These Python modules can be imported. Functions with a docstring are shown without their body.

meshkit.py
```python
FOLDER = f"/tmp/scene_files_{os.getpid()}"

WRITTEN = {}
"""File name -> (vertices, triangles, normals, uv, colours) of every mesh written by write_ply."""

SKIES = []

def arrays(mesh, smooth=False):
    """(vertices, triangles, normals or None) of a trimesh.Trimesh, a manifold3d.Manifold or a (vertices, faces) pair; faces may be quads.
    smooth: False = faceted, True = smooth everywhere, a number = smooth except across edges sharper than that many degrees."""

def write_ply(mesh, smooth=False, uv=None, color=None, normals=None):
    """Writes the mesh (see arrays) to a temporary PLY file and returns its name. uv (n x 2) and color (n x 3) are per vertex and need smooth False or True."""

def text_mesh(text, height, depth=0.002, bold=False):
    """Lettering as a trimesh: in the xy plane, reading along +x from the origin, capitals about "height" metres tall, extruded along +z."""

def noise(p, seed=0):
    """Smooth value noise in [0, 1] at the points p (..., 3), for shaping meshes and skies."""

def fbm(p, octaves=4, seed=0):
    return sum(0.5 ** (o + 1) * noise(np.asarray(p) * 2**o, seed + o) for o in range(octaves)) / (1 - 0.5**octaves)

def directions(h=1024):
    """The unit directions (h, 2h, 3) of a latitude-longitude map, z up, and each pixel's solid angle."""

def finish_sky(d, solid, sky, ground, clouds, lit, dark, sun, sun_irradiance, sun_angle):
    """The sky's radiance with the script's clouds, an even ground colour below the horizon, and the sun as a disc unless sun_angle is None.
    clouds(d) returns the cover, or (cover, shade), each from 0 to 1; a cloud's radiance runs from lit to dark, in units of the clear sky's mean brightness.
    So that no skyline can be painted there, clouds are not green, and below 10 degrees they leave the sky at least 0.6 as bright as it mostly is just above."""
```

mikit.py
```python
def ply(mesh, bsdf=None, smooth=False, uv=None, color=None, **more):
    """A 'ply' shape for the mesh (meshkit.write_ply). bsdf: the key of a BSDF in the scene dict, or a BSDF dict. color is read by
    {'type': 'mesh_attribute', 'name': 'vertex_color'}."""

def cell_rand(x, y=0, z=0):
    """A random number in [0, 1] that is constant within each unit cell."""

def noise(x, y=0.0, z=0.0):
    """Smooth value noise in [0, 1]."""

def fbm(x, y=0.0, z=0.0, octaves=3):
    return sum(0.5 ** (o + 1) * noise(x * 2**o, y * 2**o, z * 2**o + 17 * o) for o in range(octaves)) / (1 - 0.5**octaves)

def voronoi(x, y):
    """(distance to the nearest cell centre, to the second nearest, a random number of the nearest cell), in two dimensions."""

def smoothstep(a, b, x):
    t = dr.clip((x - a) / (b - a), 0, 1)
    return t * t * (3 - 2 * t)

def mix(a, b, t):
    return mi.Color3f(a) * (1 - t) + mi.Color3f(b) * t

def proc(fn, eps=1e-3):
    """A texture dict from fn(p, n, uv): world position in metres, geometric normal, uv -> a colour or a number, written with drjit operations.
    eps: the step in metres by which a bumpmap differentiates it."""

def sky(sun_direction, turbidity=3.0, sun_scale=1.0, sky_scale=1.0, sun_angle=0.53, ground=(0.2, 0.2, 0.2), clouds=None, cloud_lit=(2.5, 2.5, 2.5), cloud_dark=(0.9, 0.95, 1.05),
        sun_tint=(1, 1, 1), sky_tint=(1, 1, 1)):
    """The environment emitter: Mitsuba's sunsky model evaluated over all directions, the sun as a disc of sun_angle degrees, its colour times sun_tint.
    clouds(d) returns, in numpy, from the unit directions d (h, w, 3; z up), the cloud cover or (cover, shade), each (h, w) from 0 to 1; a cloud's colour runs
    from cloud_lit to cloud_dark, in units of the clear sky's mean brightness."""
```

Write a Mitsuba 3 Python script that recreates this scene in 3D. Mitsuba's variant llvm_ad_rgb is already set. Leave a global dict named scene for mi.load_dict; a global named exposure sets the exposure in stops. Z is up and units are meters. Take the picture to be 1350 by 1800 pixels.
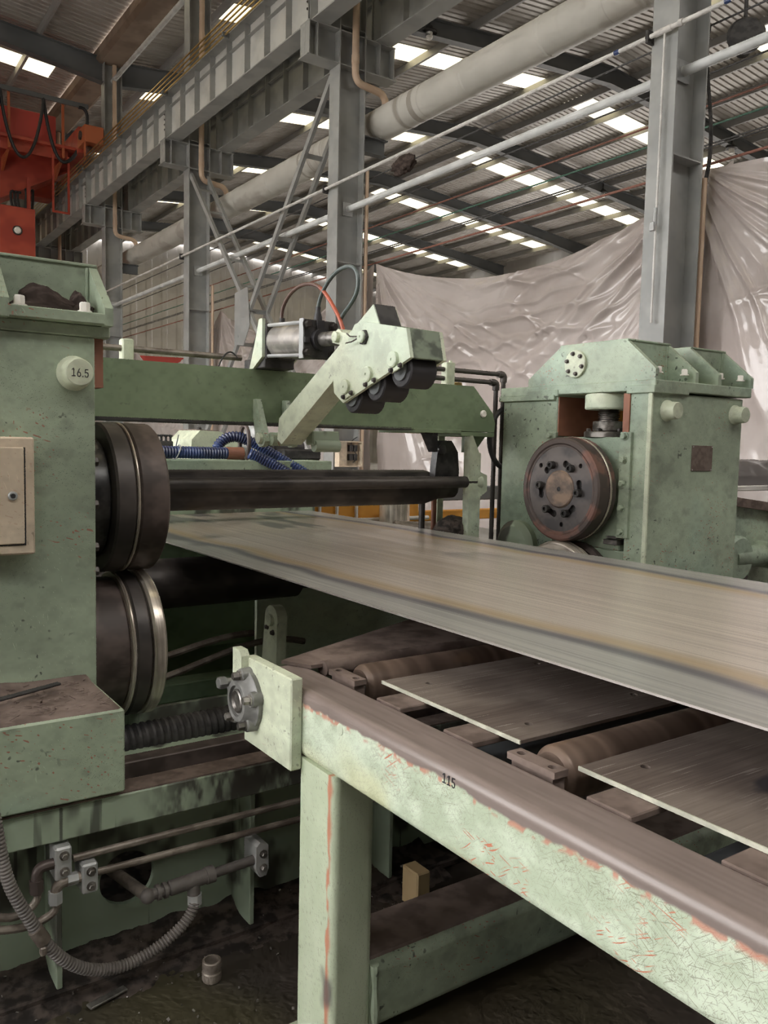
import math, random
import numpy as np, trimesh, mitsuba as mi, drjit as dr, mikit, meshkit
from shapely.geometry import Polygon, Point
from mikit import noise, fbm, smoothstep, mix, proc

# ------------------------------------------------------------------ camera, sky, exposure
G = 1.245                       # the eye stands this high above the hall floor; heights below are relative to the eye
T = mi.ScalarTransform4f
scene, labels = {}, {}
YAW, PITCH, ROLL = (math.radians(a) for a in (55.40546, 4.67394, 1.28675))
fw = np.array([math.cos(YAW)*math.cos(PITCH), math.sin(YAW)*math.cos(PITCH), -math.sin(PITCH)])
rt = np.array([math.sin(YAW), -math.cos(YAW), 0.0])
up0 = np.cross(rt, fw)
up = -math.sin(ROLL)*rt + math.cos(ROLL)*up0
scene['camera'] = {'type': 'perspective', 'fov': math.degrees(2*math.atan(675/1465.68)), 'fov_axis': 'x',
                   'near_clip': 0.05, 'far_clip': 300.0,
                   'to_world': T().look_at(origin=[0, 0, G], target=[float(fw[0]), float(fw[1]), float(G+fw[2])], up=[float(v) for v in up])}
scene['sky'] = mikit.sky([-0.6, -0.5, 0.62], turbidity=4.0, sun_scale=0.0, sky_scale=8.0, ground=(0.46, 0.44, 0.42),
                         clouds=lambda d: (np.full(d.shape[:2], 0.9), np.clip(0.5 - 0.4*d[..., 2], 0, 1)),
                         cloud_lit=(2.6, 2.5, 2.38), cloud_dark=(1.9, 1.84, 1.78))
exposure = 2.0
SKYLIGHT = .62

# ------------------------------------------------------------------ mesh helpers (heights relative to the eye)
def box(x0, x1, y0, y1, z0, z1, c=0.0):
    if c <= 0:
        m = trimesh.creation.box(extents=[abs(x1-x0), abs(y1-y0), abs(z1-z0)])
        m.apply_translation([(x0+x1)/2, (y0+y1)/2, (z0+z1)/2]); return m
    lo, hi = np.array([min(x0, x1), min(y0, y1), min(z0, z1)]), np.array([max(x0, x1), max(y0, y1), max(z0, z1)])
    pts = []
    for sx in (0, 1):
        for sy in (0, 1):
            for sz in (0, 1):
                s = np.array([sx, sy, sz]); p = np.where(s, hi, lo); d = np.where(s, -c, c)
                for k in range(3):
                    q = p + d; q[k] = p[k]; pts.append(q)
    return trimesh.convex.convex_hull(np.array(pts))

def prism(axis, poly, a0, a1, holes=()):
    P = Polygon(poly) if not isinstance(poly, Polygon) else poly
    for h in holes: P = P.difference(h)
    m = trimesh.creation.extrude_polygon(P, a1-a0, engine='earcut')
    v = np.array(m.vertices)
    v[:, 2] += a0
    o = {'x': (2, 0, 1), 'y': (0, 2, 1), 'z': (0, 1, 2)}[axis]
    w = v[:, o]
    f = np.array(m.faces)
    if axis == 'y': f = f[:, ::-1]
    return trimesh.Trimesh(w, f, process=False)

def frame(d):
    d = np.asarray(d, float); d = d/np.linalg.norm(d)
    a = np.cross(d, [0, 0, 1.0] if abs(d[2]) < 0.9 else [1.0, 0, 0]); a /= np.linalg.norm(a)
    return d, a, np.cross(d, a)

def lathe(prof, p0, d, n=48, cap=True):
    """prof: (t, r) along direction d from p0."""
    d, a, b = frame(d); p0 = np.asarray(p0, float)
    ang = np.arange(n)*2*math.pi/n
    ring = np.cos(ang)[:, None]*a + np.sin(ang)[:, None]*b
    V = np.vstack([p0 + t*d + r*ring for t, r in prof]); F = []
    k = len(prof); i = np.arange(n); j = (i+1) % n
    for s in range(k-1):
        F += [np.stack([s*n+i, s*n+j, (s+1)*n+j], 1), np.stack([s*n+i, (s+1)*n+j, (s+1)*n+i], 1)]
    if cap:
        V = np.vstack([V, p0+prof[0][0]*d, p0+prof[-1][0]*d])
        F += [np.stack([j, i, i*0+k*n], 1), np.stack([(k-1)*n+i, (k-1)*n+j, i*0+k*n+1], 1)]
    return trimesh.Trimesh(V, np.vstack(F), process=False)

def cyl(p0, p1, r, n=24, c=0.0):
    p0, p1 = np.asarray(p0, float), np.asarray(p1, float); L = np.linalg.norm(p1-p0)
    prof = [(0, r), (L, r)] if c <= 0 else [(0, r-c), (c, r), (L-c, r), (L, r-c)]
    return lathe(prof, p0, p1-p0, n)

def tube(path, r, n=12, ring=None):
    """a tube along a polyline; ring=(pitch, depth) makes it corrugated."""
    P = np.asarray(path, float)
    s = np.r_[0, np.cumsum(np.linalg.norm(np.diff(P, axis=0), axis=1))]
    if ring:
        q = np.arange(0, s[-1], ring[0]/6)
        P = np.stack([np.interp(q, s, P[:, k]) for k in range(3)], 1); s = q
        R = r - ring[1]*(0.5+0.5*np.cos(2*math.pi*q/ring[0]))**2
    else:
        R = np.full(len(P), r) if np.isscalar(r) else np.asarray(r)
    t = np.gradient(P, axis=0); t /= np.linalg.norm(t, axis=1, keepdims=True)
    a = np.zeros_like(P); u = frame(t[0])[1]
    for k in range(len(P)):
        u = u - t[k]*(u@t[k]); u /= np.linalg.norm(u); a[k] = u
    b = np.cross(t, a); ang = np.arange(n)*2*math.pi/n
    V = P[:, None] + R[:, None, None]*(np.cos(ang)[None, :, None]*a[:, None]+np.sin(ang)[None, :, None]*b[:, None])
    V = V.reshape(-1, 3); k = len(P); F = []
    i = np.arange(n); j = (i+1) % n
    S = np.arange(k-1)[:, None]*n
    F = np.vstack([np.stack([S+i, S+j, S+n+j], -1).reshape(-1, 3), np.stack([S+i, S+n+j, S+n+i], -1).reshape(-1, 3)])
    V = np.vstack([V, P[0], P[-1]])
    F = np.vstack([F, np.stack([j, i, i*0+k*n], 1), np.stack([(k-1)*n+i, (k-1)*n+j, i*0+k*n+1], 1)])
    return trimesh.Trimesh(V, F, process=False)

def spline(pts, n=60):
    from scipy.interpolate import CubicSpline
    P = np.asarray(pts, float); s = np.r_[0, np.cumsum(np.linalg.norm(np.diff(P, axis=0), axis=1))]
    return CubicSpline(s, P)(np.linspace(0, s[-1], n))

def bend(pts, r, n=6):
    """a polyline with rounded corners."""
    P = [np.asarray(p, float) for p in pts]; out = [P[0]]
    for a, b, c in zip(P[:-2], P[1:-1], P[2:]):
        u, v = (a-b)/np.linalg.norm(a-b), (c-b)/np.linalg.norm(c-b)
        p, q = b+u*r, b+v*r
        for k in range(n+1):
            t = k/n; out.append((1-t)**2*p + 2*t*(1-t)*b + t*t*q)
    return np.array(out+[P[-1]])

def cat(*ms):
    L = []
    for m in ms: L += m if isinstance(m, list) else [m]
    return trimesh.util.concatenate(L)

def bolt(p, d, r, h, washer=True):
    d = np.asarray(d, float); m = lathe([(0, r), (h*0.85, r), (h, r*0.85)], np.asarray(p, float)+d*(0.2*h if washer else 0), d, 6)
    return cat(m, lathe([(0, r*1.35), (0.2*h, r*1.35)], p, d, 20)) if washer else m

def rotm(m, angle, axis, point):
    m = m.copy(); m.apply_transform(trimesh.transformations.rotation_matrix(angle, axis, point)); return m

def rrect(u0, u1, v0, v1, r):
    return Polygon([(u0+r, v0+r), (u1-r, v0+r), (u1-r, v1-r), (u0+r, v1-r)]).buffer(r, quad_segs=6)

used = {}
def numbered(key):
    n = used.get(key, 0); used[key] = n+1
    return key if n == 0 else f'{key}_{n:03d}'

def obj(name, mesh, mat, parent=None, label=None, cat_=None, group=None, kind=None, smooth=30, **more):
    key = numbered(parent+'__'+name if parent else name)
    if isinstance(mesh, dict): scene[key] = mesh
    else:
        m = mesh.copy(); m.apply_translation([0, 0, G])
        scene[key] = mikit.ply(m, mat, smooth=smooth, **more)
    if label or cat_ or group or kind:
        labels[key] = {k: v for k, v in (('label', label), ('category', cat_), ('group', group), ('kind', kind)) if v}
    return key

def thing(name, label, cat_, group=None, kind=None):
    key = numbered(name)
    labels[key] = {k: v for k, v in (('label', label), ('category', cat_), ('group', group), ('kind', kind)) if v}
    return key

# ------------------------------------------------------------------ materials
def bsdf(name, d): scene[name] = {'type': 'twosided', 'bsdf': d}; return name
def pr(color, rough, metal=0.0, spec=0.5, **k):
    c = color if isinstance(color, dict) else {'type': 'rgb', 'value': list(color)}
    r = rough if isinstance(rough, dict) else float(rough)
    return {'type': 'principled', 'base_color': c, 'roughness': r, 'metallic': float(metal), 'specular': float(spec), **k}

def lines(p, kx, ky, kz, long, short, seed):
    """thin scratches: noise stretched along the direction (kx, ky, kz)."""
    d, a, b = frame([kx, ky, kz])
    dot = lambda v: p.x*float(v[0]) + p.y*float(v[1]) + p.z*float(v[2])
    return noise(dot(d)*long + seed, dot(a)*short + 7*seed, dot(b)*short - seed)

def paint(base, dark, grime=0.5, rust=0.0, scratch=0.5, chip=0.5, pale=None):
    base, dark = mi.Color3f(base), mi.Color3f(dark)
    pale_c = base*1.2 if pale is None else mi.Color3f(pale)
    def fn(p, n, uv):
        w = fbm(p.x*5, p.y*5, p.z*5, 2)
        big = fbm(p.x*2.6+w, p.y*2.6, p.z*2.6+w, 3)
        fine = fbm(p.x*34, p.y*34, p.z*34, 3)
        c = mix(base*.72, pale_c, smoothstep(.25, .75, .6*big + .4*fine))
        c = mix(c, c*mi.Color3f(.92, .98, 1.02), smoothstep(.45, .65, fbm(p.x*3.1+9, p.y*3.1, p.z*3.1, 3)))      # older, bluer coats
        smudge = smoothstep(.50, .70, .55*fbm(p.x*8+5, p.y*8, p.z*6, 4) + .45*fine)
        c = mix(c, dark*1.9, smudge*grime*.62)
        q = p + .012*(fbm(p.x*18, p.y*18, p.z*18, 2)-.5)
        m = smoothstep(.40, .62, fbm(p.x*4+3, p.y*4, p.z*4+1, 2))
        s1 = lines(q, .2, .75, .6, 10, 520, 3.1); s2 = lines(q, .5, -.55, .65, 12, 560, 8.7); s3 = lines(q, .35, .3, -.85, 9, 480, 5.3)
        c = mix(c, dark*1.6, dr.maximum(smoothstep(.80, .92, s1), smoothstep(.82, .93, s2))*m*scratch)
        c = mix(c, pale_c*1.25, smoothstep(.83, .93, s3)*(1-m)*scratch*.8)
        if rust > 0:
            s4 = lines(q, .55, .6, -.35, 7, 190, 12.9)
            c = mix(c, mi.Color3f(.30, .11, .075), smoothstep(.80, .88, s4)*smoothstep(.54, .66, fbm(p.x*5+9, p.y*5+4, p.z*5, 3))*rust)
        clump = smoothstep(.46, .64, fbm(p.x*7+21, p.y*7, p.z*7, 3))
        e = p + .010*(fbm(p.x*60, p.y*60, p.z*60, 2)-.5)
        ch = smoothstep(.70, .80, noise(e.x*70, e.y*70+11, e.z*44)*.55 + .45*noise(e.x*170, e.y*170, e.z*120))
        return mix(c, dark*1.2, ch*chip*clump*.85)
    return proc(fn)

GREEN, DARK = (.30, .36, .265), (.045, .05, .04)
bsdf('paint_head', pr(paint(GREEN, DARK, .75, .8, .6, .95), .42))
bsdf('paint_pale', pr(paint((.49, .53, .40), (.07, .07, .055), .45, .1, .5, .6), .45))
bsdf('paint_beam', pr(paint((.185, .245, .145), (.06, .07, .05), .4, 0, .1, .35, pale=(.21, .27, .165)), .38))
def grimy(p, n, uv):
    c = mix(mi.Color3f(.24, .30, .22), mi.Color3f(.30, .36, .27), fbm(p.x*6, p.y*6, p.z*6, 3))
    d = fbm(p.x*9+2, p.y*9, p.z*4.5, 4)
    run = smoothstep(.72, .86, noise(p.x*95, p.y*95, p.z*3.0))*smoothstep(.45, .6, fbm(p.x*4, p.y*4+8, p.z*2, 2))
    c = mix(c, mi.Color3f(.05, .047, .04), smoothstep(.53, .66, d)*.9)
    c = mix(c, mi.Color3f(.04, .04, .035), run*.8)
    fl = smoothstep(-.875, -.860, p.z-G)*smoothstep(-.78, -.792, p.z-G)*smoothstep(1.9, 1.85, p.y)
    tar = smoothstep(.60, .70, p.x + .10*(fbm(p.x*12, 4, p.z*14, 3)-.5)) * smoothstep(.30, .52, .5*fbm(p.x*60, p.y*60, p.z*22, 3) + .5*fbm(p.x*14, 2, p.z*10, 3))
    return mix(c, mi.Color3f(.045, .042, .036), fl*tar*.92)
bsdf('paint_grimy', pr(proc(grimy), .5))
def table_fn(p, n, uv):
    f1, f2 = fbm(p.x*4, p.y*4, p.z*4, 3), fbm(p.x*31, p.y*31, p.z*31, 3)
    c = mix(mi.Color3f(.36, .42, .31), mi.Color3f(.49, .555, .44), smoothstep(.32, .66, .45*f1+.55*f2))
    c = mix(c, mi.Color3f(.46, .45, .24), smoothstep(.62, .8, fbm(p.x*5+40, p.y*5, p.z*5, 2))*.5)
    m = smoothstep(.40, .62, fbm(p.x*7+3, p.y*7, p.z*7+1, 2))
    q = p + .012*(fbm(p.x*22, p.y*22, p.z*22, 2)-.5)
    for (k, lo, sh, sd, col, a) in (((.1, .8, .55), 24, 900, 2.2, (.19, .2, .13), .7), ((.1, -.7, .65), 26, 1000, 4.4, (.2, .21, .15), .65), ((.1, .95, -.2), 20, 850, 6.1, (.17, .17, .12), .6), ((.1, .25, .95), 28, 950, 9.5, (.2, .2, .15), .5), ((.1, .5, -.85), 30, 1100, 7.7, (.2, .21, .15), .6)):
        c = mix(c, mi.Color3f(col), smoothstep(.70, .88, lines(q, *k, lo, sh, sd))*(.40+.60*m)*a)
    s4 = lines(q, .1, .85, -.5, 20, 420, 12.9); s5 = lines(q, .1, .9, .3, 18, 460, 15.3)
    m4 = smoothstep(.56, .68, fbm(p.x*8+9, p.y*8+4, p.z*8, 3))
    c = mix(c, mi.Color3f(.42, .15, .09), dr.maximum(smoothstep(.74, .84, s4), smoothstep(.76, .86, s5))*m4)
    c = mix(c, mi.Color3f(.13, .12, .12), smoothstep(.70, .80, fbm(p.x*11, p.y*11+9, p.z*8, 3))*.7)
    # worn brown cap along the rounded top edge: bare, rusty steel with a ragged lower outline
    zt = p.z - (G-.5) + .022 + .012*fbm(p.x*40, p.y*40, 3, 3) + .010*(fbm(p.x*9, p.y*9, 7, 2)-.5)
    red = smoothstep(-.012, -.003, zt)*smoothstep(.45, .6, fbm(p.x*60, p.y*60, p.z*60, 2))
    c = mix(c, mi.Color3f(.40, .16, .11), red*.8)
    rust = mix(mi.Color3f(.125, .098, .086), mi.Color3f(.22, .175, .16), .6*fbm(p.x*18, p.y*7, p.z*18, 4) + .4*noise(p.x*160, p.y*12, p.z*160))
    return mix(c, rust, smoothstep(-.002, .004, zt))
bsdf('paint_table', pr(proc(table_fn), proc(lambda p, n, uv: mi.Float(.45) - .15*smoothstep(-.022, -.012, p.z-(G-.5)))))
def leg_fn(p, n, uv):
    c = mix(mi.Color3f(.36, .42, .29), mi.Color3f(.48, .53, .40), fbm(p.x*24, p.y*24, p.z*9, 4))
    c = mix(c, mi.Color3f(.16, .17, .12), smoothstep(.78, .92, lines(p, .1, .3, .95, 15, 800, 3.3))*.5)
    c = mix(c, mi.Color3f(.16, .15, .11), smoothstep(.8, .93, lines(p, .1, .8, .5, 24, 850, 5.3))*.5)
    edge = dr.minimum(dr.abs(p.y-1.337), dr.abs(p.y-1.464))
    e = smoothstep(.014, .006, edge + .010*fbm(p.x*10, p.y*10, p.z*26, 3))*smoothstep(.30, .42, fbm(3, p.y*40, p.z*16, 3))
    c = mix(c, mi.Color3f(.42, .17, .10), e*.9)
    return mix(c, mi.Color3f(.10, .09, .09), smoothstep(.64, .74, fbm(p.x*9, p.y*12+3, p.z*6+2, 3))*.8)
bsdf('paint_leg', pr(proc(leg_fn), .42))

def two(a, b, k=12, kz=None, oct=4, lo=.35, hi=.65):
    a, b = mi.Color3f(a), mi.Color3f(b); kz = kz or k
    return proc(lambda p, n, uv: mix(a, b, smoothstep(lo, hi, fbm(p.x*k, p.y*k, p.z*kz, oct))))
def dustf(p, n, uv):
    return mix(mi.Color3f(.10, .075, .064), mi.Color3f(.17, .13, .112), smoothstep(.3, .7, fbm(p.x*25, p.y*25, p.z*25, 4)))
bsdf('dust', pr(proc(dustf), .75, 0, .2))
def platef(p, n, uv):
    s = noise(p.x*14, p.y*420, 0)*.5 + noise(p.x*5, p.y*140, 2)*.5
    c = mix(mi.Color3f(.115, .09, .078), mi.Color3f(.215, .18, .155), .55*s + .6*smoothstep(.35, .7, fbm(p.x*6, p.y*9, 0, 4)) - .1)
    c = mix(c, mi.Color3f(.30, .26, .23), smoothstep(.86, .95, noise(p.x*11+3, p.y*330, 5))*.6)
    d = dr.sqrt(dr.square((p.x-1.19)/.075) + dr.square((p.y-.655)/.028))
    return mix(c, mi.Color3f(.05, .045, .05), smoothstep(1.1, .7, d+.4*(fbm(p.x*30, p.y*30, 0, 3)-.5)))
bsdf('deck_steel', pr(proc(platef), .55, .25, .4))
def rollerf(p, n, uv):
    b = fbm(p.x*26, p.y*3, p.z*3, 3); q = noise(p.x*60, 0, 0)
    c = mix(mi.Color3f(.115, .08, .062), mi.Color3f(.23, .165, .13), smoothstep(.25, .75, .75*b+.25*q))
    return mix(c, mi.Color3f(.27, .17, .11), smoothstep(.6, .75, fbm(p.x*12+4, p.y*14, p.z*14, 3))*.5)
bsdf('rust_roller', pr(proc(rollerf), .42, .3, .5))
def stripf(p, n, uv):
    x = p.x + .030*(fbm(p.y*1.6, p.x*1.2, 4, 3)-.5)*2
    st = .55*noise(p.x*380, p.y*2.2, 1) + .45*noise(p.x*120, p.y*1.3, 2)
    core = mix(mi.Color3f(.35, .30, .26), mi.Color3f(.55, .485, .42), st)
    core = mix(core, mi.Color3f(.36, .29, .22), smoothstep(.55, .75, fbm(p.x*8, p.y*1.5, 3, 3))*.5)
    e = dr.minimum(x-1.065, 2.265-x)                     # distance from the nearer edge
    w = .150 + .075*(fbm(p.y*1.5, 0, 9, 3)-.5)*2 
    blue = mix(mi.Color3f(.27, .265, .255), mi.Color3f(.37, .36, .335), noise(p.x*200, p.y*2, 6))
    c = mix(blue, core, smoothstep(-.012, .03, e-w))
    c = mix(c, mi.Color3f(.36, .255, .13), smoothstep(.065, .0, dr.abs(e-w-.050))*.65)
    c = mix(c, mi.Color3f(.10, .095, .115), smoothstep(.045, .0, dr.abs(e-w+.010*(st-.5)))*.85)
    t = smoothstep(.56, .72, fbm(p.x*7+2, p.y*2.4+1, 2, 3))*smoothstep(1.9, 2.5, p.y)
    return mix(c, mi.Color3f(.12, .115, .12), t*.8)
bsdf('strip_steel', pr(proc(stripf), .30, .35, .5))
bsdf('bearing_grey', pr(two((.15, .15, .145), (.24, .24, .23), 22), .45, .3))
bsdf('paint_sooty', pr(two((.07, .085, .06), (.18, .22, .155), 20, lo=.4, hi=.6), .5))
bsdf('barrel_steel', pr(two((.34, .32, .30), (.52, .49, .45), 18), .3, .6))
bsdf('edge_worn', pr(two((.34, .34, .28), (.46, .46, .38), 40), .5))
bsdf('edge_steel', pr((.62, .58, .56), .3, .8))
bsdf('disc_brown', pr(two((.055, .043, .038), (.115, .088, .078), 14), .5, .3))
bsdf('disc_rust', pr(two((.085, .066, .06), (.19, .10, .08), 11, oct=4, lo=.5, hi=.64), .45, .4))
bsdf('disc_face', pr(two((.075, .07, .072), (.135, .118, .112), 13), .42, .5))
bsdf('hub_rust', pr(two((.13, .10, .085), (.27, .19, .14), 22), .5, .3))
def brightf(p, n, uv):
    s = fbm(p.x*160, p.y*6, p.z*6, 2)
    return mix(mi.Color3f(.36, .31, .26), mi.Color3f(.80, .73, .64), smoothstep(.3, .7, .6*s+.4*fbm(p.x*14, p.y*14, p.z*14, 3)))
bsdf('bright_steel', pr(proc(brightf), .26, .6))
bsdf('dark_steel', pr(two((.045, .04, .038), (.085, .074, .068), 9), .42, .4))
bsdf('black_grease', pr(two((.008, .008, .009), (.03, .028, .027), 20), .3, 0, .6))
bsdf('black_rubber', pr((.022, .021, .023), .55))
bsdf('black_matt', pr(two((.02, .019, .019), (.045, .042, .04), 20), .6))
bsdf('screw_steel', pr(two((.14, .13, .12), (.35, .33, .31), 30), .35, .8))
bsdf('galv', pr(two((.33, .34, .34), (.45, .455, .45), 8), .45, .35))
bsdf('white_steel', pr(two((.50, .515, .51), (.60, .615, .61), 6), .42))
bsdf('pipe_white', pr(two((.46, .45, .43), (.58, .565, .54), 9), .45))
bsdf('steel_lit', pr(two((.42, .425, .41), (.50, .50, .48), 2.5, oct=4), .4))  # lit copy of the grey steel, daylight put into the colour
bsdf('steel_grey', pr(two((.25, .257, .252), (.305, .31, .30), 3.5, oct=4), .42))
bsdf('steel_dark', pr(two((.10, .108, .112), (.13, .138, .14), 2), .5))
bsdf('rafter_grey', pr(two((.095, .102, .106), (.125, .13, .132), 1.5), .5))
bsdf('purlin_grey', pr((.30, .30, .295), .5, .2))
bsdf('purlin_dark', pr((.14, .145, .15), .5, .1))
def sheetf(p, n, uv):
    d = fbm(p.x*.7, p.y*.9, 0, 4); s = noise(p.x*.9, p.y*14, 0)
    c = mix(mi.Color3f(.45, .43, .405), mi.Color3f(.36, .335, .305), smoothstep(.35, .7, .85*d+.15*s))
    return mix(c, mi.Color3f(.22, .19, .165), smoothstep(.60, .74, fbm(p.x*1.3+6, p.y*.9, 2, 4))*.5)
bsdf('roof_metal', pr(proc(sheetf), .4, .2, .5))
bsdf('wall_metal', pr(two((.38, .36, .335), (.46, .44, .41), .8), .5))
def ductf(p, n, uv):
    c = mix(mi.Color3f(.44, .43, .39), mi.Color3f(.54, .525, .48), fbm(p.x*3, p.y*3, p.z*3, 3))
    run = smoothstep(.58, .74, noise(p.y*9, p.z*.8, 3)*.6 + .4*noise(p.y*24, p.z*1.5, 5))*smoothstep(.42, .62, fbm(p.y*.45, 4, 2, 2))
    c = mix(c, mi.Color3f(.25, .225, .19), run*.75)
    return mix(c, mi.Color3f(.30, .27, .235), smoothstep(.56, .7, fbm(p.x*2+4, p.y*1.6, p.z*2, 4))*.5)
bsdf('wall_dark', pr((.10, .095, .09), .6))
bsdf('duct_paint', pr(proc(ductf), .5))
bsdf('gutter_brown', pr(two((.16, .115, .085), (.25, .19, .145), 1.5, oct=4), .6))
bsdf('pvc', pr(two((.50, .36, .26), (.56, .42, .31), 3), .45))
bsdf('crane_red', pr(two((.31, .045, .03), (.40, .07, .042), 2, oct=3), .42))
bsdf('crane_orange', pr((.40, .11, .045), .45))
bsdf('tarp_red', pr((.50, .07, .055), .5))
bsdf('brass', pr((.55, .40, .17), .3, .9))
def floor_colour(p):
    # oily black dirt round the machine line, pale trodden concrete elsewhere in the hall
    c = mix(mi.Color3f(.030, .025, .021), mi.Color3f(.075, .058, .048), smoothstep(.3, .7, fbm(p.x*4, p.y*4, 0, 4)))
    c = mix(c, mi.Color3f(.05, .045, .022), smoothstep(.52, .7, fbm(p.x*1.6+3, p.y*1.6, 2, 3))*.7)
    far = dr.maximum(dr.abs(p.x-1.6)-5.2, dr.abs(p.y+.5)-7.5) + .8*(fbm(p.x*.8, p.y*.8, 5, 3)-.5)
    return mix(c, mix(mi.Color3f(.21, .20, .185), mi.Color3f(.28, .265, .245), fbm(p.x*.5, p.y*.5, 0, 3)), smoothstep(-.2, .4, far))
bsdf('floor_dirt', {'type': 'bumpmap', 'arbitrary': proc(lambda p, n, uv: fbm(p.x*22, p.y*22, 0, 4) + .5*fbm(p.x*90, p.y*90, 1, 2)), 'scale': .010,
    'bsdf': pr(proc(lambda p, n, uv: floor_colour(p)), .55, 0, .4)})
bsdf('dirt', pr(two((.022, .019, .017), (.07, .056, .048), 40), .8, 0, .2))
bsdf('cabinet_cream', pr(paint((.60, .50, .38), (.10, .08, .06), .5, .25, .3, .7), .45))
bsdf('cloth', pr(two((.045, .034, .030), (.085, .066, .058), 30), .9, 0, .1))
bsdf('white_paint', pr((.72, .70, .64), .45))
bsdf('wood', pr((.32, .23, .12), .7))
bsdf('orange_paint', pr(two((.42, .19, .03), (.52, .25, .05), 6), .45))
bsdf('primer', pr(two((.20, .085, .055), (.27, .12, .075), 9), .6))
bsdf('blue_hose', pr(two((.022, .03, .075), (.035, .06, .17), 16), .28, 0, .7))
bsdf('grey_hose', pr(two((.10, .09, .083), (.15, .135, .125), 14), .55))
bsdf('pipe_brown', pr(two((.12, .098, .082), (.23, .20, .17), 26), .45, .3))
bsdf('orange_hose', pr(proc(lambda p, n, uv: mix(mi.Color3f(.085, .045, .035), mi.Color3f(.36, .085, .045), smoothstep(.35, .6, noise(p.y*9, 0, 0)*.3 + dr.clip((2.52-p.y)*4, 0, .7)))), .4))
bsdf('teal_hose', pr((.075, .095, .092), .4))
bsdf('ink', pr((.02, .02, .022), .6))
bsdf('zinc_plate', pr(two((.115, .085, .070), (.16, .125, .105), 40), .5, .3))
bsdf('ceramic', pr((.75, .74, .72), .35))
bsdf('skylight', pr((.8, .78, .7), .5))
def film(p, n, uv):
    return mix(mi.Color3f(.35, .305, .285), mi.Color3f(.45, .405, .385), smoothstep(.35, .65, fbm(p.x*.9, p.y*.9, p.z*.9, 4)))
scene['plastic_film'] = {'type': 'blendbsdf', 'weight': .55,
    'a': {'type': 'principledthin', 'base_color': proc(film), 'roughness': .2, 'diff_trans': 1.1, 'spec_trans': .12, 'eta': 1.5},
    'b': {'type': 'twosided', 'bsdf': pr(proc(film), .13, 0, 1.0, clearcoat=1.0, clearcoat_gloss=.9)}}
bsdf('black_film', pr((.06, .055, .055), .16, 0, .9))
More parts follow.
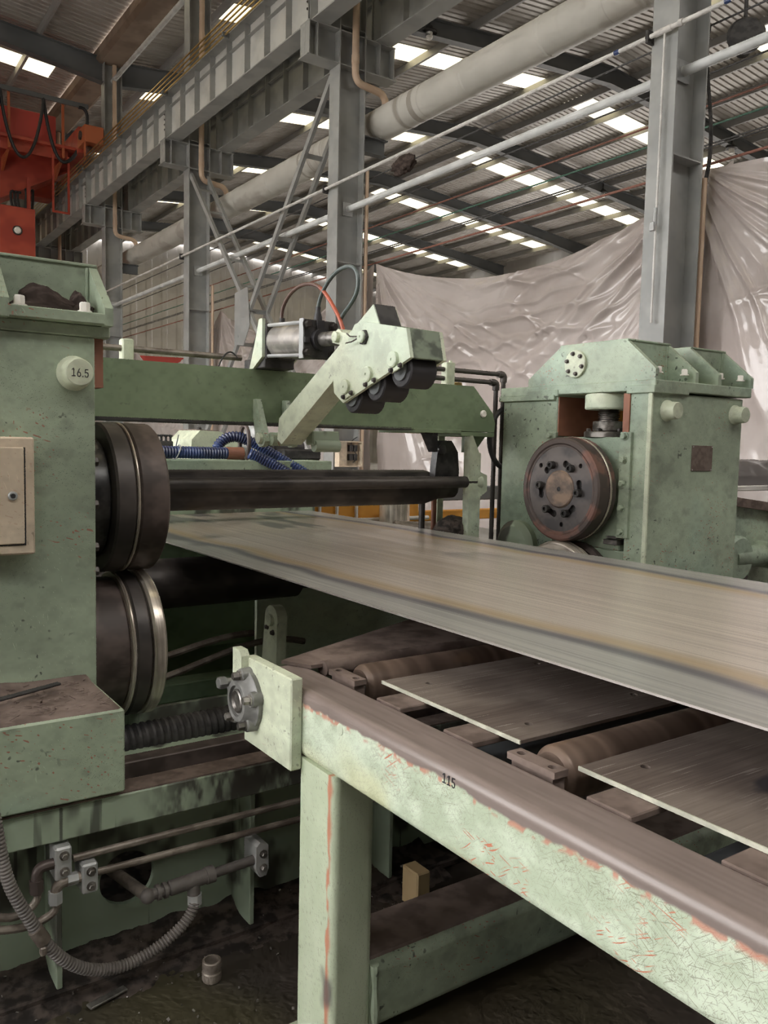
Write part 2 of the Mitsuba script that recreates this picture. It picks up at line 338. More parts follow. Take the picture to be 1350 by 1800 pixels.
bsdf('wire_red', pr((.22, .10, .075), .5)); bsdf('wire_green', pr((.08, .17, .13), .5)); bsdf('wire_dark', pr((.06, .06, .06), .5))

# ------------------------------------------------------------------ the hall
XC = 6.67                                # face of the column row
CY = [5.24 + 6*i for i in range(-1, 7)]  # column and rafter lines
Y0, Y1 = -8.0, 47.3
def zroof(x):
    return 10.15 + .09*(6.9-x) if x < 6.9 else (10.15 + .09*(x-6.9) if x < 19.5 else 11.284 - .09*(x-19.5))
obj('floor', box(-60, 34, -40, Y1+.5, -G-.3, -G), 'floor_dirt', kind='structure')
ceil = thing('ceiling', None, None, kind='structure')
def roof_sheet(x0, x1, y0, y1, m='roof_metal', name='roof_sheet', **more):
    ys, zs, w = [], [], (y1-y0)/5
    for k in range(5):
        a = y0+k*w
        ys += [a-(.006 if k == 0 else 0), a+w*.62, a+w*.72, a+w*.90]; zs += [0, 0, .035, .035]
    ys.append(y1+.006); zs.append(-.002)
    V, F = [], []
    for x in (x0, x1):
        for y, z in zip(ys, zs): V.append([x, y, zroof(x if x != 19.5 else 19.5)+z])
    n = len(ys)
    for k in range(n-1): F += [[k, n+k, n+k+1], [k, n+k+1, k+1]]
    return trimesh.Trimesh(np.array(V), np.array(F)[:, ::-1], process=False)
slopes = [(-8.0, 6.55), (7.25, 19.5), (19.5, 32.1)]
sky_y = [1.15+6*i for i in range(-1, 8)]     # each bay has one translucent strip, 0.9 m wide
for (a, b) in slopes:
    for sy in sky_y:
        for k in range(5):
            y0 = sy+.9+1.02*k
            if y0 > Y1-.5 or y0 < Y0-1: continue
            obj('roof_sheet', roof_sheet(a, b, y0, min(y0+1.02, Y1)), 'roof_metal', ceil, smooth=False)
for (a, b) in slopes:
    for i, sy in enumerate(sky_y):
        if sy+.9 > Y1: continue
        x = a+1.1
        while x < b-1.2:
            x2 = min(x+1.5, b-.6)
            z = (zroof(x+.001), zroof(x2-.001))
            V = np.array([[x+.02, sy, z[0]], [x2-.02, sy, z[1]], [x2-.02, sy+.9, z[1]], [x+.02, sy+.9, z[0]]])
            m = trimesh.Trimesh(V, np.array([[0, 2, 1], [0, 3, 2]]), process=False)
            obj('skylight_pane', m, 'skylight', ceil, smooth=False, emitter={'type': 'area', 'radiance': {'type': 'rgb', 'value': [SKYLIGHT, SKYLIGHT*.87, SKYLIGHT*.54]}})
            x = x2
        for (u, v) in ((a, a+1.1), (b-.6, b)):
            obj('roof_sheet', roof_sheet(u-(.05 if u > a else 0), v+(.05 if v < b else 0), sy, sy+.9), 'roof_metal', ceil, smooth=False)
for (a, b) in slopes:                         # purlins carry the sheets
    x = a + 1.1
    while x < b-.3:
        z = zroof(x)-.01
        sec = [(x-.035, z), (x+.035, z), (x+.035, z-.02), (x-.02, z-.02), (x-.02, z-.18), (x+.035, z-.18), (x+.035, z-.2), (x-.035, z-.2)]
        obj('purlin', prism('y', sec, Y0, Y1), 'purlin_grey', ceil, smooth=False)
        x += 1.5
def rafter(y, xs, ds, gap=.21):
    P = [(x, zroof(x)-gap) for x in xs]; Q = [(x, zroof(x)-gap-d) for x, d in zip(xs, ds)]
    web = prism('y', P+Q[::-1], y-.006, y+.006)
    top = prism('y', P+[(x, z-.014) for x, z in P[::-1]], y-.12, y+.12)
    bot = prism('y', [(x, z+.014) for x, z in Q]+Q[::-1], y-.12, y+.12)
    return cat(web, top, bot)
nth = ['', '', 'just above the picture', 'nearest one in view', 'second in view', 'third in view', 'fourth in view', 'farthest']
for i, y in enumerate(CY):
    if i < 2: continue
    r = thing('roof_rafter', 'dark grey steel roof rafter of the right bay, ' + nth[i], 'beam')
    obj('rafter_segment', rafter(y, [7.14, 10.5, 16, 19.5], [.62, .42, .42, .5]), 'rafter_grey', r, smooth=False)
    obj('rafter_segment', rafter(y, [19.5, 23, 28.5, 32.0], [.5, .42, .42, .62]), 'rafter_grey', r, smooth=False)
    r = thing('bay_rafter', 'dark grey tapered roof rafter left of the columns, ' + ['', '', '', 'above the picture', 'nearest in view, over the red crane', 'second in view, just behind the crane', 'third behind the crane', 'farthest'][i], 'beam')
    obj('rafter_segment', rafter(y, [-8.0, -2, 3, 6.66], [.5, .42, .42, .62]), 'rafter_grey', r, smooth=False)
    for x in np.arange(9, 31, 3.0):          # knee braces between rafter and purlin
        z = zroof(x)-.62
        obj('knee_brace', tube([(x, y+.05, z), (x, y+.75, zroof(x)-.2)], .022, 6), 'rafter_grey', ceil)
gut = thing('roof_gutter', 'rusty brown box gutter running along the valley over the column row', 'gutter')
obj('trough', prism('y', [(6.5, 10.14), (7.3, 10.14), (7.3, 9.92), (7.2, 9.84), (6.6, 9.84), (6.5, 9.92)], Y0, Y1), 'gutter_brown', gut, smooth=False)

def ribwall(axis, at_, u0, u1, z0, z1, m, parent, step=.9, rib=.03):
    u = u0; s_ = 1 if rib > 0 else -1
    while u < u1-.01:
        e = min(u+step, u1); w = e-u
        prof = [(u+.002, 0), (u+.55*w, 0), (u+.65*w, rib), (e-.1*w, rib), (e-.002, 0), (e-.002, -.01*s_), (u+.002, -.01*s_)]
        q = [(s, at_+d) for s, d in prof] if axis == 'y' else [(at_+d, s) for s, d in prof]
        obj('wall_panel', prism('z', q, z0, z1), m, parent, smooth=False)
        u = e
wl = thing('wall_left', None, None, kind='structure')     # the hall is open to daylight on this side up to the eaves band
ribwall('x', -8.0, Y0, Y1, 6.8, 11.45, 'wall_metal', wl, 1.8)
for y in np.arange(Y0, Y1, 6.0): obj('post', box(-8.15, -7.85, y-.12, y+.12, -G, 6.8), 'steel_grey', wl)
ribwall('x', -8.0, 16.0, Y1, -G, 6.8, 'wall_metal', wl, 1.8)
ribwall('x', -8.0, Y0, -.2, -G, 6.8, 'wall_metal', wl, 1.8)
we = thing('wall_end', None, None, kind='structure')
ribwall('y', Y1, -8.0, 32.1, -G, 11.4, 'wall_metal', we, .9, -.04)
wr = thing('wall_right', None, None, kind='structure')
ribwall('x', 32.1, Y0, Y1, 5.5, 10.2, 'wall_metal', wr, 1.8, -.04)   # the right bay is open to its yard below the band
ribwall('x', 32.1, 38.0, Y1, -G, 5.5, 'wall_metal', wr, 1.8, -.04)
ribwall('x', 32.1, Y0, 14.0, -G, 5.5, 'wall_metal', wr, 1.8, -.04)
for y in np.arange(Y0, Y1, 6.0): obj('post', box(31.95, 32.2, y-.12, y+.12, -G, 5.5), 'steel_grey', wr)
wb = thing('wall_back', None, None, kind='structure')
ribwall('y', Y0, -8.0, 32.1, 5.0, 11.4, 'wall_dark', wb, 1.8, .04)
ribwall('y', Y0, -8.0, 32.1, -G, 5.0, 'wall_dark', wb, 1.8, .04)

# ------------------------------------------------------------------ steel columns, brackets, runway beams
ordinal = ['nearest of the column row, at the right behind the second green stand', 'second of the row, behind the raised roller arm', 'third of the row, left of the lattice brace', 'fourth of the row, just right of the first green stand', 'fifth of the row, beyond the crane', 'sixth of the row, far back', 'last of the row by the end wall']
for i, y in enumerate(CY[1:]):
    c = thing('steel_column', 'grey H-section steel column, ' + ordinal[i], 'column')
    zt = 9.85
    obj('flange', box(XC, XC+.02, y-.145, y+.145, -G, zt, .002), 'steel_grey', c)
    obj('flange', box(XC+.45, XC+.47, y-.145, y+.145, -G, zt, .002), 'steel_grey', c)
    obj('web', box(XC+.02, XC+.45, y-.006, y+.006, -G, zt), 'steel_grey', c)
    for z in (.65, 2.75, 3.1+.0, 6.2):
        if z == 3.1: continue
        obj('stiffener_plate', box(XC+.02, XC+.45, y-.14, y+.14, z-.007, z+.007), 'steel_grey', c)
    # bracket that carries the runway beams of both bays
    b = thing('crane_bracket', 'short dark grey I-beam bracket across the top of the ' + ordinal[i].split(' ')[0] + ' column under the runway beams', 'bracket')
    obj('flange', box(6.15, 7.68, y-.14, y+.14, 6.11, 6.13, .002), 'steel_grey', b)
    obj('flange', box(6.12, 7.71, y-.14, y+.14, 5.63, 5.65, .002), 'steel_grey', b)
    obj('web', box(6.15, 7.68, y-.008, y+.008, 5.65, 6.11), 'steel_grey', b)
    for x in (6.16, 6.30, XC, 7.12, 7.40, 7.66):
        obj('stiffener', box(x-.007, x+.007, y-.135, y+.135, 5.65, 6.11), 'steel_grey', b)
for i in range(len(CY)-1):
    ya, yb = CY[i]+.012, CY[i+1]-.012
    for side, xb, mt in (('near', 6.35, 'steel_grey'), ('far', 7.47, 'steel_grey')):
        k = thing('crane_runway_beam', ('lit-toned grey' if side == 'near' else 'dark grey') + ' ribbed crane runway beam, ' + ('left of' if side == 'near' else 'right of and behind') + ' the columns, ' + ['nearest span, mostly above the picture', 'span between the nearest and the second column', 'span between the second and the third column', 'span between the third and the fourth column', 'span behind the red crane', 'span beyond the red crane', 'farthest span'][i], 'crane beam')
        obj('web', box(xb-.006, xb+.006, ya, yb, 6.15, 7.0), 'steel_lit' if side == 'near' else mt, k)  # near web coloured paler to stand for the light on its left face
        obj('bottom_flange', box(xb-.15, xb+.15, ya, yb, 6.13, 6.152, .002), mt, k)
        obj('top_flange', box(xb-.18, xb+.18, ya, yb, 7.0, 7.022, .002), mt, k)
        for j in range(9):
            y = ya+.02 + (yb-ya-.04)*j/8
            hw = .13 if j in (0, 8) else .11
            obj('stiffener', cat(box(xb-hw, xb-.006, y-.006, y+.006, 6.152, 7.0), box(xb+.006, xb+hw, y-.006, y+.006, 6.152, 7.0)), mt, k)
        obj('web_rib', box(xb-.07, xb-.006, ya, yb, 6.80, 6.812), mt, k)
        if side == 'near':
            obj('bolt_row', cat([bolt((xb-.13+.0, ya+.028, z), (0, 1, 0), .018, .02, False) for z in (6.35, 6.45, 6.55, 6.65)]), 'dark_steel', k)
        obj('rail', prism('y', [(xb-.05, 7.022), (xb+.05, 7.022), (xb+.05, 7.035), (xb+.012, 7.05), (xb+.012, 7.11), (xb+.03, 7.12), (xb+.03, 7.15), (xb-.03, 7.15), (xb-.03, 7.12), (xb-.012, 7.11), (xb-.012, 7.05), (xb-.05, 7.035)], ya, yb), 'dark_steel', k, smooth=False)
for j, (x, z) in enumerate(((6.04, 7.17), (6.06, 7.10), (6.08, 7.03), (6.10, 6.96))):
    obj('conductor_bar', box(x-.012, x+.012, -2, 40, z-.014, z+.014, .004), 'brass', None, 'yellow brass conductor bar along the runway beam, ' + ['topmost', 'second', 'third', 'lowest'][j] + ' of the four', 'conductor bar')
for i in range(-1, 13):
    y = 2+3*i
    obj('conductor_bracket', box(6.05, 6.18, y-.02, y+.02, 6.93, 7.0, .003), 'steel_dark', None, 'small dark bracket holding the brass conductor bars', 'bracket', 'conductor bar brackets')

# tie pipes, duct, small pipe line
for i in range(len(CY)-2):
    ya, yb = CY[i]+.02, CY[i+1]-.02
    t = thing('tie_pipe', 'pale grey round strut pipe between two columns, ' + ['nearest bay at the upper right', 'long one in the middle bay', 'bay left of the lattice brace', 'fourth bay', 'fifth bay', 'sixth bay'][i], 'pipe')
    obj('pipe', cyl((6.93, ya, 3.58), (6.93, yb, 3.58), .047, 20), 'white_steel', t)
    obj('end_plate', box(6.84, 7.02, yb-.012, yb, 3.48, 3.68), 'galv', t)
    obj('end_plate', box(6.84, 7.02, ya, ya+.012, 3.48, 3.68), 'galv', t)
    if i in (1, 2, 3):
        obj('tie_pipe', cyl((6.93, ya, 9.45), (6.93, yb, 9.45), .06, 16), 'white_steel', None, 'pale strut pipe high between the ' + ['second and third', 'third and fourth', 'fourth and fifth'][i-1] + ' columns under the gutter', 'pipe')
a = thing('air_pipe', 'thin pale steel air pipe running along the column faces with blue bands', 'pipe')
obj('run', cyl((6.61, -3, 3.86), (6.61, 41, 3.86), .022, 14), 'pipe_white', a)
for y in (4.55, 5.75): obj('blue_band', cyl((6.61, y-.03, 3.86), (6.61, y+.03, 3.86), .0228, 14), 'blue_hose', a)
for y in CY[1:6]:
    obj('clamp', cat(box(6.575, 6.67, y+.12, y+.15, 3.80, 3.92, .004), cyl((6.61, y+.115, 3.86), (6.61, y+.155, 3.86), .033, 16)), 'black_matt', a)
obj('tee_fitting', cat(cyl((6.61, 5.12, 3.86), (6.61, 5.30, 3.86), .029, 16), cyl((6.61, 5.0, 3.86), (6.61, 5.04, 3.86), .033, 16)), 'pipe_white', a)
obj('drop_pipe', cyl((6.615, 5.2, 3.86), (6.615, 5.2, 1.2), .011, 10), 'pipe_white', a)
obj('valve', cat(cyl((6.60, 5.2, 2.10), (6.60, 5.2, 2.26), .018, 10), box(6.57, 6.60, 5.19, 5.24, 2.05, 2.13, .004)), 'galv', a)
du = thing('round_duct', 'large round grey duct pipe running beside the columns under the roof', 'duct')
for k in range(33):
    y = -4 + 1.45*k
    obj('duct_section', lathe([(0, .245), (.02, .252), (.05, .252), (.07, .245), (1.45, .245)], (7.55, y, 4.99), (0, 1, 0), 36, False), 'duct_paint', du)
for i, y in enumerate(CY[1:]):
    obj('duct_bracket', cat(box(7.14, 7.62, y-.07, y+.07, 4.72, 4.735), box(7.14, 7.60, y-.005, y+.005, 4.5, 4.72), box(7.14, 7.60, y-.07, y+.07, 4.49, 4.50)), 'steel_dark', None, 'dark bracket holding the duct on the ' + ordinal[i].split(' ')[0] + ' column', 'bracket')
for i, y in enumerate(CY[1:6]):
    if i in (0,): continue
    d = thing('drain_pipe', 'beige plastic rain pipe down the ' + ordinal[i].split(' ')[0] + ' column bending into the duct', 'drain pipe')
    yy = y-.17
    obj('pipe', tube(bend([(6.93, yy, 9.8), (6.93, yy, 5.42), (7.50, yy+.02, 5.38), (7.53, yy+.05, 5.15)], .16), .055, 16), 'pvc', d)
    for z in (8.3, 6.9, 5.75): obj('sleeve', cyl((6.93, yy, z-.06), (6.93, yy, z+.06), .062, 16), 'pvc', d)
    obj('sleeve', cyl((7.52, yy+.04, 5.14), (7.53, yy+.05, 5.28), .066, 16), 'duct_paint', d)
for i in (0, 1, 2):
    y = CY[1+i]
    obj('conduit_pipe', cyl((7.22, y-.11, -G), (7.22, y-.11, [2.63, 4.2, 3.3][i]), .030, 14), 'pvc', None, 'thin beige plastic conduit standing against the ' + ordinal[i].split(' ')[0] + ' column', 'conduit')
obj('cable_bundle', cat([tube(spline([(7.22+dx, CY[1]-.11, 2.6), (7.23+dx, CY[1]-.14, 3.0), (7.20+dx, CY[1]-.09, 3.6), (7.25+dx*2, CY[1]-.02, 4.1)], 30), .009, 6) for dx in (0, .02, .035)]), 'black_matt', None, 'loose black cables coming out of the conduit at the nearest column', 'cable')

# lattice braces between columns
def lattice(pa, pb, label):
    pa, pb = np.array(pa, float), np.array(pb, float)
    k = thing('lattice_brace', label, 'brace')
    d, L = (pb-pa)/np.linalg.norm(pb-pa), np.linalg.norm(pb-pa)
    n = np.cross(d, [1, 0, 0])
    for x, m in ((6.72, 'steel_grey'), (7.08, 'steel_grey')):
        a_, b_ = pa*[0, 1, 1]+[x, 0, 0], pb*[0, 1, 1]+[x, 0, 0]
        V = [q + s*n*.045 + t*np.array([1, 0, 0])*.03 for q in (a_, b_) for s in (-1, 1) for t in (-1, 1)]
        obj('angle_bar', trimesh.convex.convex_hull(np.array(V)), m, k)
    for t in np.arange(.5, L, .75):
        q = pa + d*t
        obj('batten', trimesh.convex.convex_hull(np.array([[x, q[1]+s*d[1]*.04+u*n[1]*.005, q[2]+s*d[2]*.04+u*n[2]*.005] for x in (6.72, 7.08) for s in (-1, 1) for u in (-1, 1)])), 'steel_grey', k)
lattice((6.9, 17.1, 5.5), (6.9, 11.4, -.75), 'grey laced brace slanting down to the right from the third column')
lattice((6.9, 11.4, 5.55), (6.9, 17.1, -.85), 'grey laced brace slanting down to the left from the second column')
obj('gusset_plate', cat(prism('x', [(14.75, 2.75), (14.2, 2.8), (14.1, 2.1), (14.35, 1.75), (14.75, 1.8)], 6.66, 6.672), [cyl((6.655, y, z), (6.67, y, z), .025, 8) for y, z in ((14.6, 2.6), (14.3, 2.6), (14.3, 2.0), (14.6, 1.95))]), 'steel_grey', None, 'pale gusset plate with bolt holes where the two laced braces cross', 'plate')

# ------------------------------------------------------------------ plastic sheets hung along the columns
def film_sheet(y0, z0, y1, z1, sag, seed, x=7.42, zb=-1.1):
    """hangs from two high points y0 > y1 and swags between them."""
    nu, nv = 420, 240
    u, v = np.meshgrid(np.linspace(0, 1, nu), np.linspace(0, 1, nv))
    top = z0 + (z1-z0)*u - sag*4*u*(1-u)*(1+.25*(u-.5))
    y = y0 + (y1-y0)*u
    z = top + (zb-top)*v
    drop = top - z
    rg = np.random.default_rng(int(seed*10)+5)
    q = np.stack([y*2.2+seed*9, z*2.2, u*0], -1)
    warp = meshkit.fbm(q*.6, 3)-.5
    dx = .22*(meshkit.fbm(q*.3, 3)-.5)
    for (ya, za) in ((y0, z0), (y1, z1)):        # straight pleats that radiate from the two tie points
        dy, dz = np.abs(y-ya), np.maximum(za-z, 0)
        th = np.arctan2(dy, dz+.04) + .06*warp; r = np.hypot(dy, dz)
        for k in range(26):
            t0, w, a, R = rg.uniform(.0, 1.35), rg.uniform(.010, .035), rg.uniform(.02, .075), rg.uniform(1.2, 5.0)
            dx -= a*np.exp(-((th-t0)/w)**2)*np.minimum(r/.5, 1)*np.exp(-(r/R)**2)*np.minimum(1, w*r/.03+.25)
    par = drop*(1+.5*warp) + .35*warp*u*(1-u)*4
    win = (4*u*(1-u))**1.3
    for k in range(7):                           # swags that follow the hanging edge
        d0, w, a = rg.uniform(.06, 1.5), rg.uniform(.025, .07), rg.uniform(.03, .08)
        sh = 1 + .8*(np.abs(u-.5)*2)**2
        dx -= a*np.exp(-((par*sh-d0)/w)**2)*win*np.exp(-d0/1.4)
    for k in range(16):                          # short creases
        yc_, zc_, an, ln, w = rg.uniform(min(y0, y1), max(y0, y1)), rg.uniform(-.6, 2.2), rg.uniform(-.9, .9), rg.uniform(.15, .5), rg.uniform(.012, .03)
        e1, e2 = (y-yc_)*math.cos(an)+(z-zc_)*math.sin(an), -(y-yc_)*math.sin(an)+(z-zc_)*math.cos(an)
        dx -= .03*np.exp(-(e1/ln)**2-((e2+.3*e1*e1)/w)**2)
    dx += .016*(meshkit.fbm(np.stack([y*6+z*2, z*5, u*0+seed], -1), 4)-.5)
    dx += .03*np.minimum(drop/1.2, 1)*np.sin(y*5+2*meshkit.fbm(q, 2)+seed)*np.minimum(drop/2.5, 1)
    V = np.stack([x+dx, y, z], -1).reshape(-1, 3)
    i = (np.arange(nv-1)[:, None]*nu + np.arange(nu-1)).reshape(-1)
    F = np.vstack([np.stack([i, i+1, i+nu+1], 1), np.stack([i, i+nu+1, i+nu], 1)])
    return trimesh.Trimesh(V, F, process=False)
A = [-1.2, 4.98, 11.15, 17.3, 23.5, 29.6]
sheet_l = ['translucent plastic dust sheet swagged at the far right of the nearest column', 'large translucent plastic dust sheet hanging between the second and the nearest column', 'translucent plastic dust sheet behind the lattice braces', 'translucent plastic dust sheet between the third and the fourth column', 'farthest translucent plastic dust sheet beyond the fourth column']
for i in range(5):
    obj('plastic_sheet', film_sheet(A[i+1]+(.45 if i == 0 else 0), 2.82 if i < 3 else 2.55, A[i], 2.82 if i < 4 else 2.5, [.25, .62, .75, .9, .8][i], 1.7*i+.4, 7.42+.05*(i % 2)), 'plastic_film', None, sheet_l[i], 'plastic sheet', smooth=True)
rb = thing('red_banner', 'strip of bright red cloth showing above the far plastic sheet', 'banner')
obj('cloth', prism('y', [(7.6, 2.55), (10.6, 2.62), (10.6, 2.2), (7.6, 2.1)], 26.0, 26.02), 'tarp_red', rb)
for x in (7.7, 10.5): obj('cord', cyl((x, 26.01, 2.5), (x, 26.01, zroof(x)-.2), .006, 6), 'wire_dark', rb)

# wires and cables of the right bay
wires = [(8.0, 3.67, 'wire_red', .012, 'thin red cable stretched along the right bay, higher one'), (7.5, 2.86, 'wire_red', .014, 'rust red sheet-hanging wire just above the plastic sheets'), (8.0, 3.45, 'wire_green', .011, 'thin green cable stretched along the right bay'),
         (7.9, 3.95, 'wire_dark', .010, 'dark cable just under the pale strut pipes'), (8.1, 3.30, 'wire_dark', .010, 'dark cable between the green and the rust red wires'), (7.8, 3.15, 'wire_dark', .009, 'lowest dark cable above the plastic sheets')]
for x, z, m, r, l in wires:
    obj('overhead_wire', cyl((x, -3, z), (x, 42, z), r, 8), m, None, l, 'cable')
iso = thing('strain_insulator', 'row of orange insulators on the red cable right of the nearest column', 'insulator')
for k in range(5): obj('disc', cyl((8.0, 4.65-.05*k, 3.67), (8.0, 4.63-.05*k, 3.67), .035, 12), 'crane_orange', iso)
iso = thing('cable_connector', 'black cable connector on the dark cable right of the nearest column', 'connector')
for k in range(3): obj('segment', box(7.86, 7.94, 4.42-.09*k, 4.48-.09*k, 3.91, 3.99, .008), 'black_rubber', iso)

th, ph = np.meshgrid(np.linspace(0, 2*math.pi, 40, endpoint=False), np.linspace(0, math.pi, 24))
sx = np.stack([np.sin(ph)*np.cos(th), np.sin(ph)*np.sin(th), np.cos(ph)], -1)
V = sx*(.5+.9*meshkit.fbm(sx*2.4+5, 4))[..., None]*np.array([.10, .30, .14]) + np.array([7.35, 10.35, 4.10])
gi = (np.arange(23)[:, None]*40 + np.arange(40)).reshape(-1); gj = (np.arange(23)[:, None]*40 + (np.arange(40)+1) % 40).reshape(-1)
rg_ = thing('hanging_rag', 'dark torn rag caught on a cable right of the second column', 'rag')
obj('cloth', trimesh.Trimesh(V.reshape(-1, 3), np.vstack([np.stack([gi, gi+40, gj+40], 1), np.stack([gi, gj+40, gj], 1)]), process=False), 'cloth', rg_, smooth=True)
obj('cable', cyl((7.35, -3, 4.13), (7.35, 42, 4.13), .010, 8), 'wire_dark', rg_)
fa = thing('wall_fan', 'dark round fan guard hanging below the roof at the upper right corner', 'fan')
obj('guard', lathe([(0, .10), (.03, .16), (.08, .17), (.11, .14)], (7.35, 4.86, 3.86), (-.75, -.6, .1), 28), 'black_matt', fa)
obj('motor', cyl((7.40, 4.90, 3.86), (7.52, 4.99, 3.84), .07, 20, .01), 'black_matt', fa)
obj('bracket', cat(cyl((7.46, 4.94, 3.86), (7.46, 4.94, 4.60), .018, 10), cyl((7.46, 4.94, 4.60), (7.14, 5.2, 4.60), .018, 10)), 'black_matt', fa)

# ceiling lamps
for i, (x, y, z) in enumerate(((12.9, 17.2, 10.2), (9.65, 23.2, 9.55), (25.6, 17.2, 10.12), (26.2, 23.2, 10.15))):
    k = thing('ceiling_lamp', 'small white lamp under a rafter, ' + ['upper one right of the second column bracket', 'one left of the second column', 'one above the right plastic sheet', 'one above the middle plastic sheet'][i], 'lamp')
    obj('hanger', cyl((x, y, z), (x, y, z+.45), .02, 8), 'black_matt', k)
    obj('reflector', lathe([(0, .2), (.02, .2), (.10, .09), (.14, .08)], (x, y, z-.06), (0, 0, 1), 20), 'black_matt', k)
    obj('bulb', lathe([(0, .06), (.03, .085), (.16, .085), (.19, .06)], (x, y, z-.22), (0, 0, 1), 16), 'ceramic', k)

# power box on the second column
k = thing('power_box', 'open beige power box with breakers mounted on the second column', 'power box')
yb = CY[2]-.15
obj('case', cat(box(6.70, 6.72, yb-.12, yb, -.37, .03), box(7.12, 7.14, yb-.12, yb, -.37, .03), box(6.70, 7.14, yb-.12, yb, .01, .03), box(6.70, 7.14, yb-.12, yb, -.37, -.35), box(6.70, 7.14, yb-.01, yb, -.37, .03)), 'cabinet_cream', k)
obj('door', rotm(box(6.70, 6.86, yb-.13, yb-.115, -.36, .02), math.radians(12), [0, 0, 1], [6.7, yb-.12, 0]), 'cabinet_cream', k)
for x, z in ((6.95, -.08), (7.03, -.08), (6.95, -.22), (7.03, -.22)): obj('breaker', box(x-.03, x+.03, yb-.09, yb-.01, z-.05, z+.05, .004), 'black_matt', k)
obj('cable', tube(spline([(7.0, yb-.05, -.30), (7.06, yb-.07, -.2), (7.0, yb-.06, -.1), (7.08, yb-.05, .1)], 20), .008, 6), 'black_rubber', k)

# ------------------------------------------------------------------ red overhead crane
k = thing('overhead_crane', 'large red overhead travelling crane at the upper left riding on the runway beam', 'crane')
yc = 25.0
obj('main_girder', prism('y', [(6.30, 7.86), (5.6, 7.86), (-7.5, 7.86), (-7.5, 5.95), (3.2, 5.95), (4.45, 6.42), (6.25, 7.45)], yc, yc+.75), 'crane_red', k)
obj('lower_flange', prism('y', [(6.25, 7.45), (4.45, 6.42), (3.2, 5.95), (-7.5, 5.95), (-7.5, 5.90), (3.2, 5.90), (4.45, 6.37), (6.25, 7.40)], yc-.12, yc+.87), 'crane_red', k)
obj('walkway', box(-7.5, 6.2, yc-.98, yc+.02, 7.72, 7.80, .004), 'crane_red', k)
obj('walkway_edge', box(-7.5, 6.0, yc-.82, yc-.80, 7.45, 7.84), 'crane_red', k)
obj('second_girder', box(-7.5, 6.1, yc+1.2, yc+1.8, 6.9, 8.2, .01), 'crane_red', k)
for x in (-1.0, 1.5, 4.5, 5.85):
    obj('rail_post', box(x-.03, x+.03, yc-.97, yc-.91, 7.46, 8.9), 'crane_orange', k)
    obj('bracket_arm', prism('x', [(yc-.8, 7.45), (yc, 7.45), (yc, 7.1)], x-.03, x+.03), 'crane_orange', k)
obj('cover_sheet', cat(box(-7.5, 5.75, yc-.6, yc-.5, 7.9, 8.62, .01)), 'tarp_red', k)
obj('end_truck', cat(box(6.18, 6.60, yc-1.2, yc+2.6, 7.62, 8.30, .01)), 'crane_red', k)
obj('wheel_guard', cat(box(6.13, 6.62, yc-2.0, yc-1.3, 7.68, 8.12, .01), box(6.13, 6.16, yc-2.0, yc-1.92, 7.2, 7.7)), 'crane_orange', k)
obj('hub', cyl((6.09, yc-1.65, 7.92), (6.13, yc-1.65, 7.92), .11, 16), 'dark_steel', k)
for dy in (-1.6, 1.9): obj('wheel', cyl((6.27, yc+dy, 7.42), (6.43, yc+dy, 7.42), .27, 28), 'screw_steel', k)
obj('festoon_rail', box(-7.5, 6.5, yc-1.03, yc-.97, 8.86, 8.98), 'steel_dark', k)
for j in range(5):
    x0 = 5.34-1.06*j
    for o in (0, .06): obj('festoon_cable', tube([(x0-1.06*t, yc-1.0-o, 8.86-1.6*(1-(2*t-1)**2)**.8-.1*o) for t in np.linspace(0, 1, 25)], .035, 8), 'black_rubber', k)
obj('festoon_cable', tube(spline([(5.34, yc-1.0, 8.86), (5.52, yc-1.0, 7.9), (5.85, yc-1.0, 7.35), (6.2, yc-1.0, 7.7), (6.25, yc-1.0, 8.86)], 40), .045, 8), 'black_rubber', k)
obj('collector_box', box(6.45, 6.7, yc-.2, yc+.1, 7.45, 8.1, .01), 'steel_dark', k)
obj('collector_frame', cat(box(5.55, 5.6, yc-1.0, yc-.95, 6.0, 7.5), box(5.95, 6.0, yc-1.0, yc-.95, 6.0, 7.5), box(5.55, 6.0, yc-1.0, yc-.95, 6.0, 6.05), box(5.0, 5.08, yc-.6, yc-.5, 5.9, 6.9)), 'crane_red', k)
obj('cable_loop', cat([tube(spline([(4.7+o, yc-.4, 6.5), (4.72+o, yc-.4, 5.9), (4.85+o, yc-.45, 5.65), (4.97+o, yc-.4, 5.95), (5.0+o, yc-.4, 6.6)], 30), .035, 7) for o in (0, .09, .17)]), 'black_rubber', k)
cb = obj('cab', box(-1.0, 5.07, yc-1.2, yc+.9, 3.4, 5.93, .02), 'crane_red', k)
obj('lamp', lathe([(0, .10), (.03, .12), (.05, .10)], (4.62, yc-1.2, 5.32), (0, -1, 0), 20), 'black_matt', k)
obj('lamp_glass', lathe([(0, .09), (.03, .06)], (4.62, yc-1.25, 5.32), (0, -1, 0), 20), 'ceramic', k)
# ------------------------------------------------------------------ moving steel strip
s = thing('steel_strip', 'long streaked beige steel strip with blue-grey edges running out of the rolls', 'steel sheet')
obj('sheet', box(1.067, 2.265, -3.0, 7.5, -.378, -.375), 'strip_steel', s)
obj('edge', box(1.065, 1.0675, -3.0, 7.5, -.3785, -.3745), 'edge_steel', s)

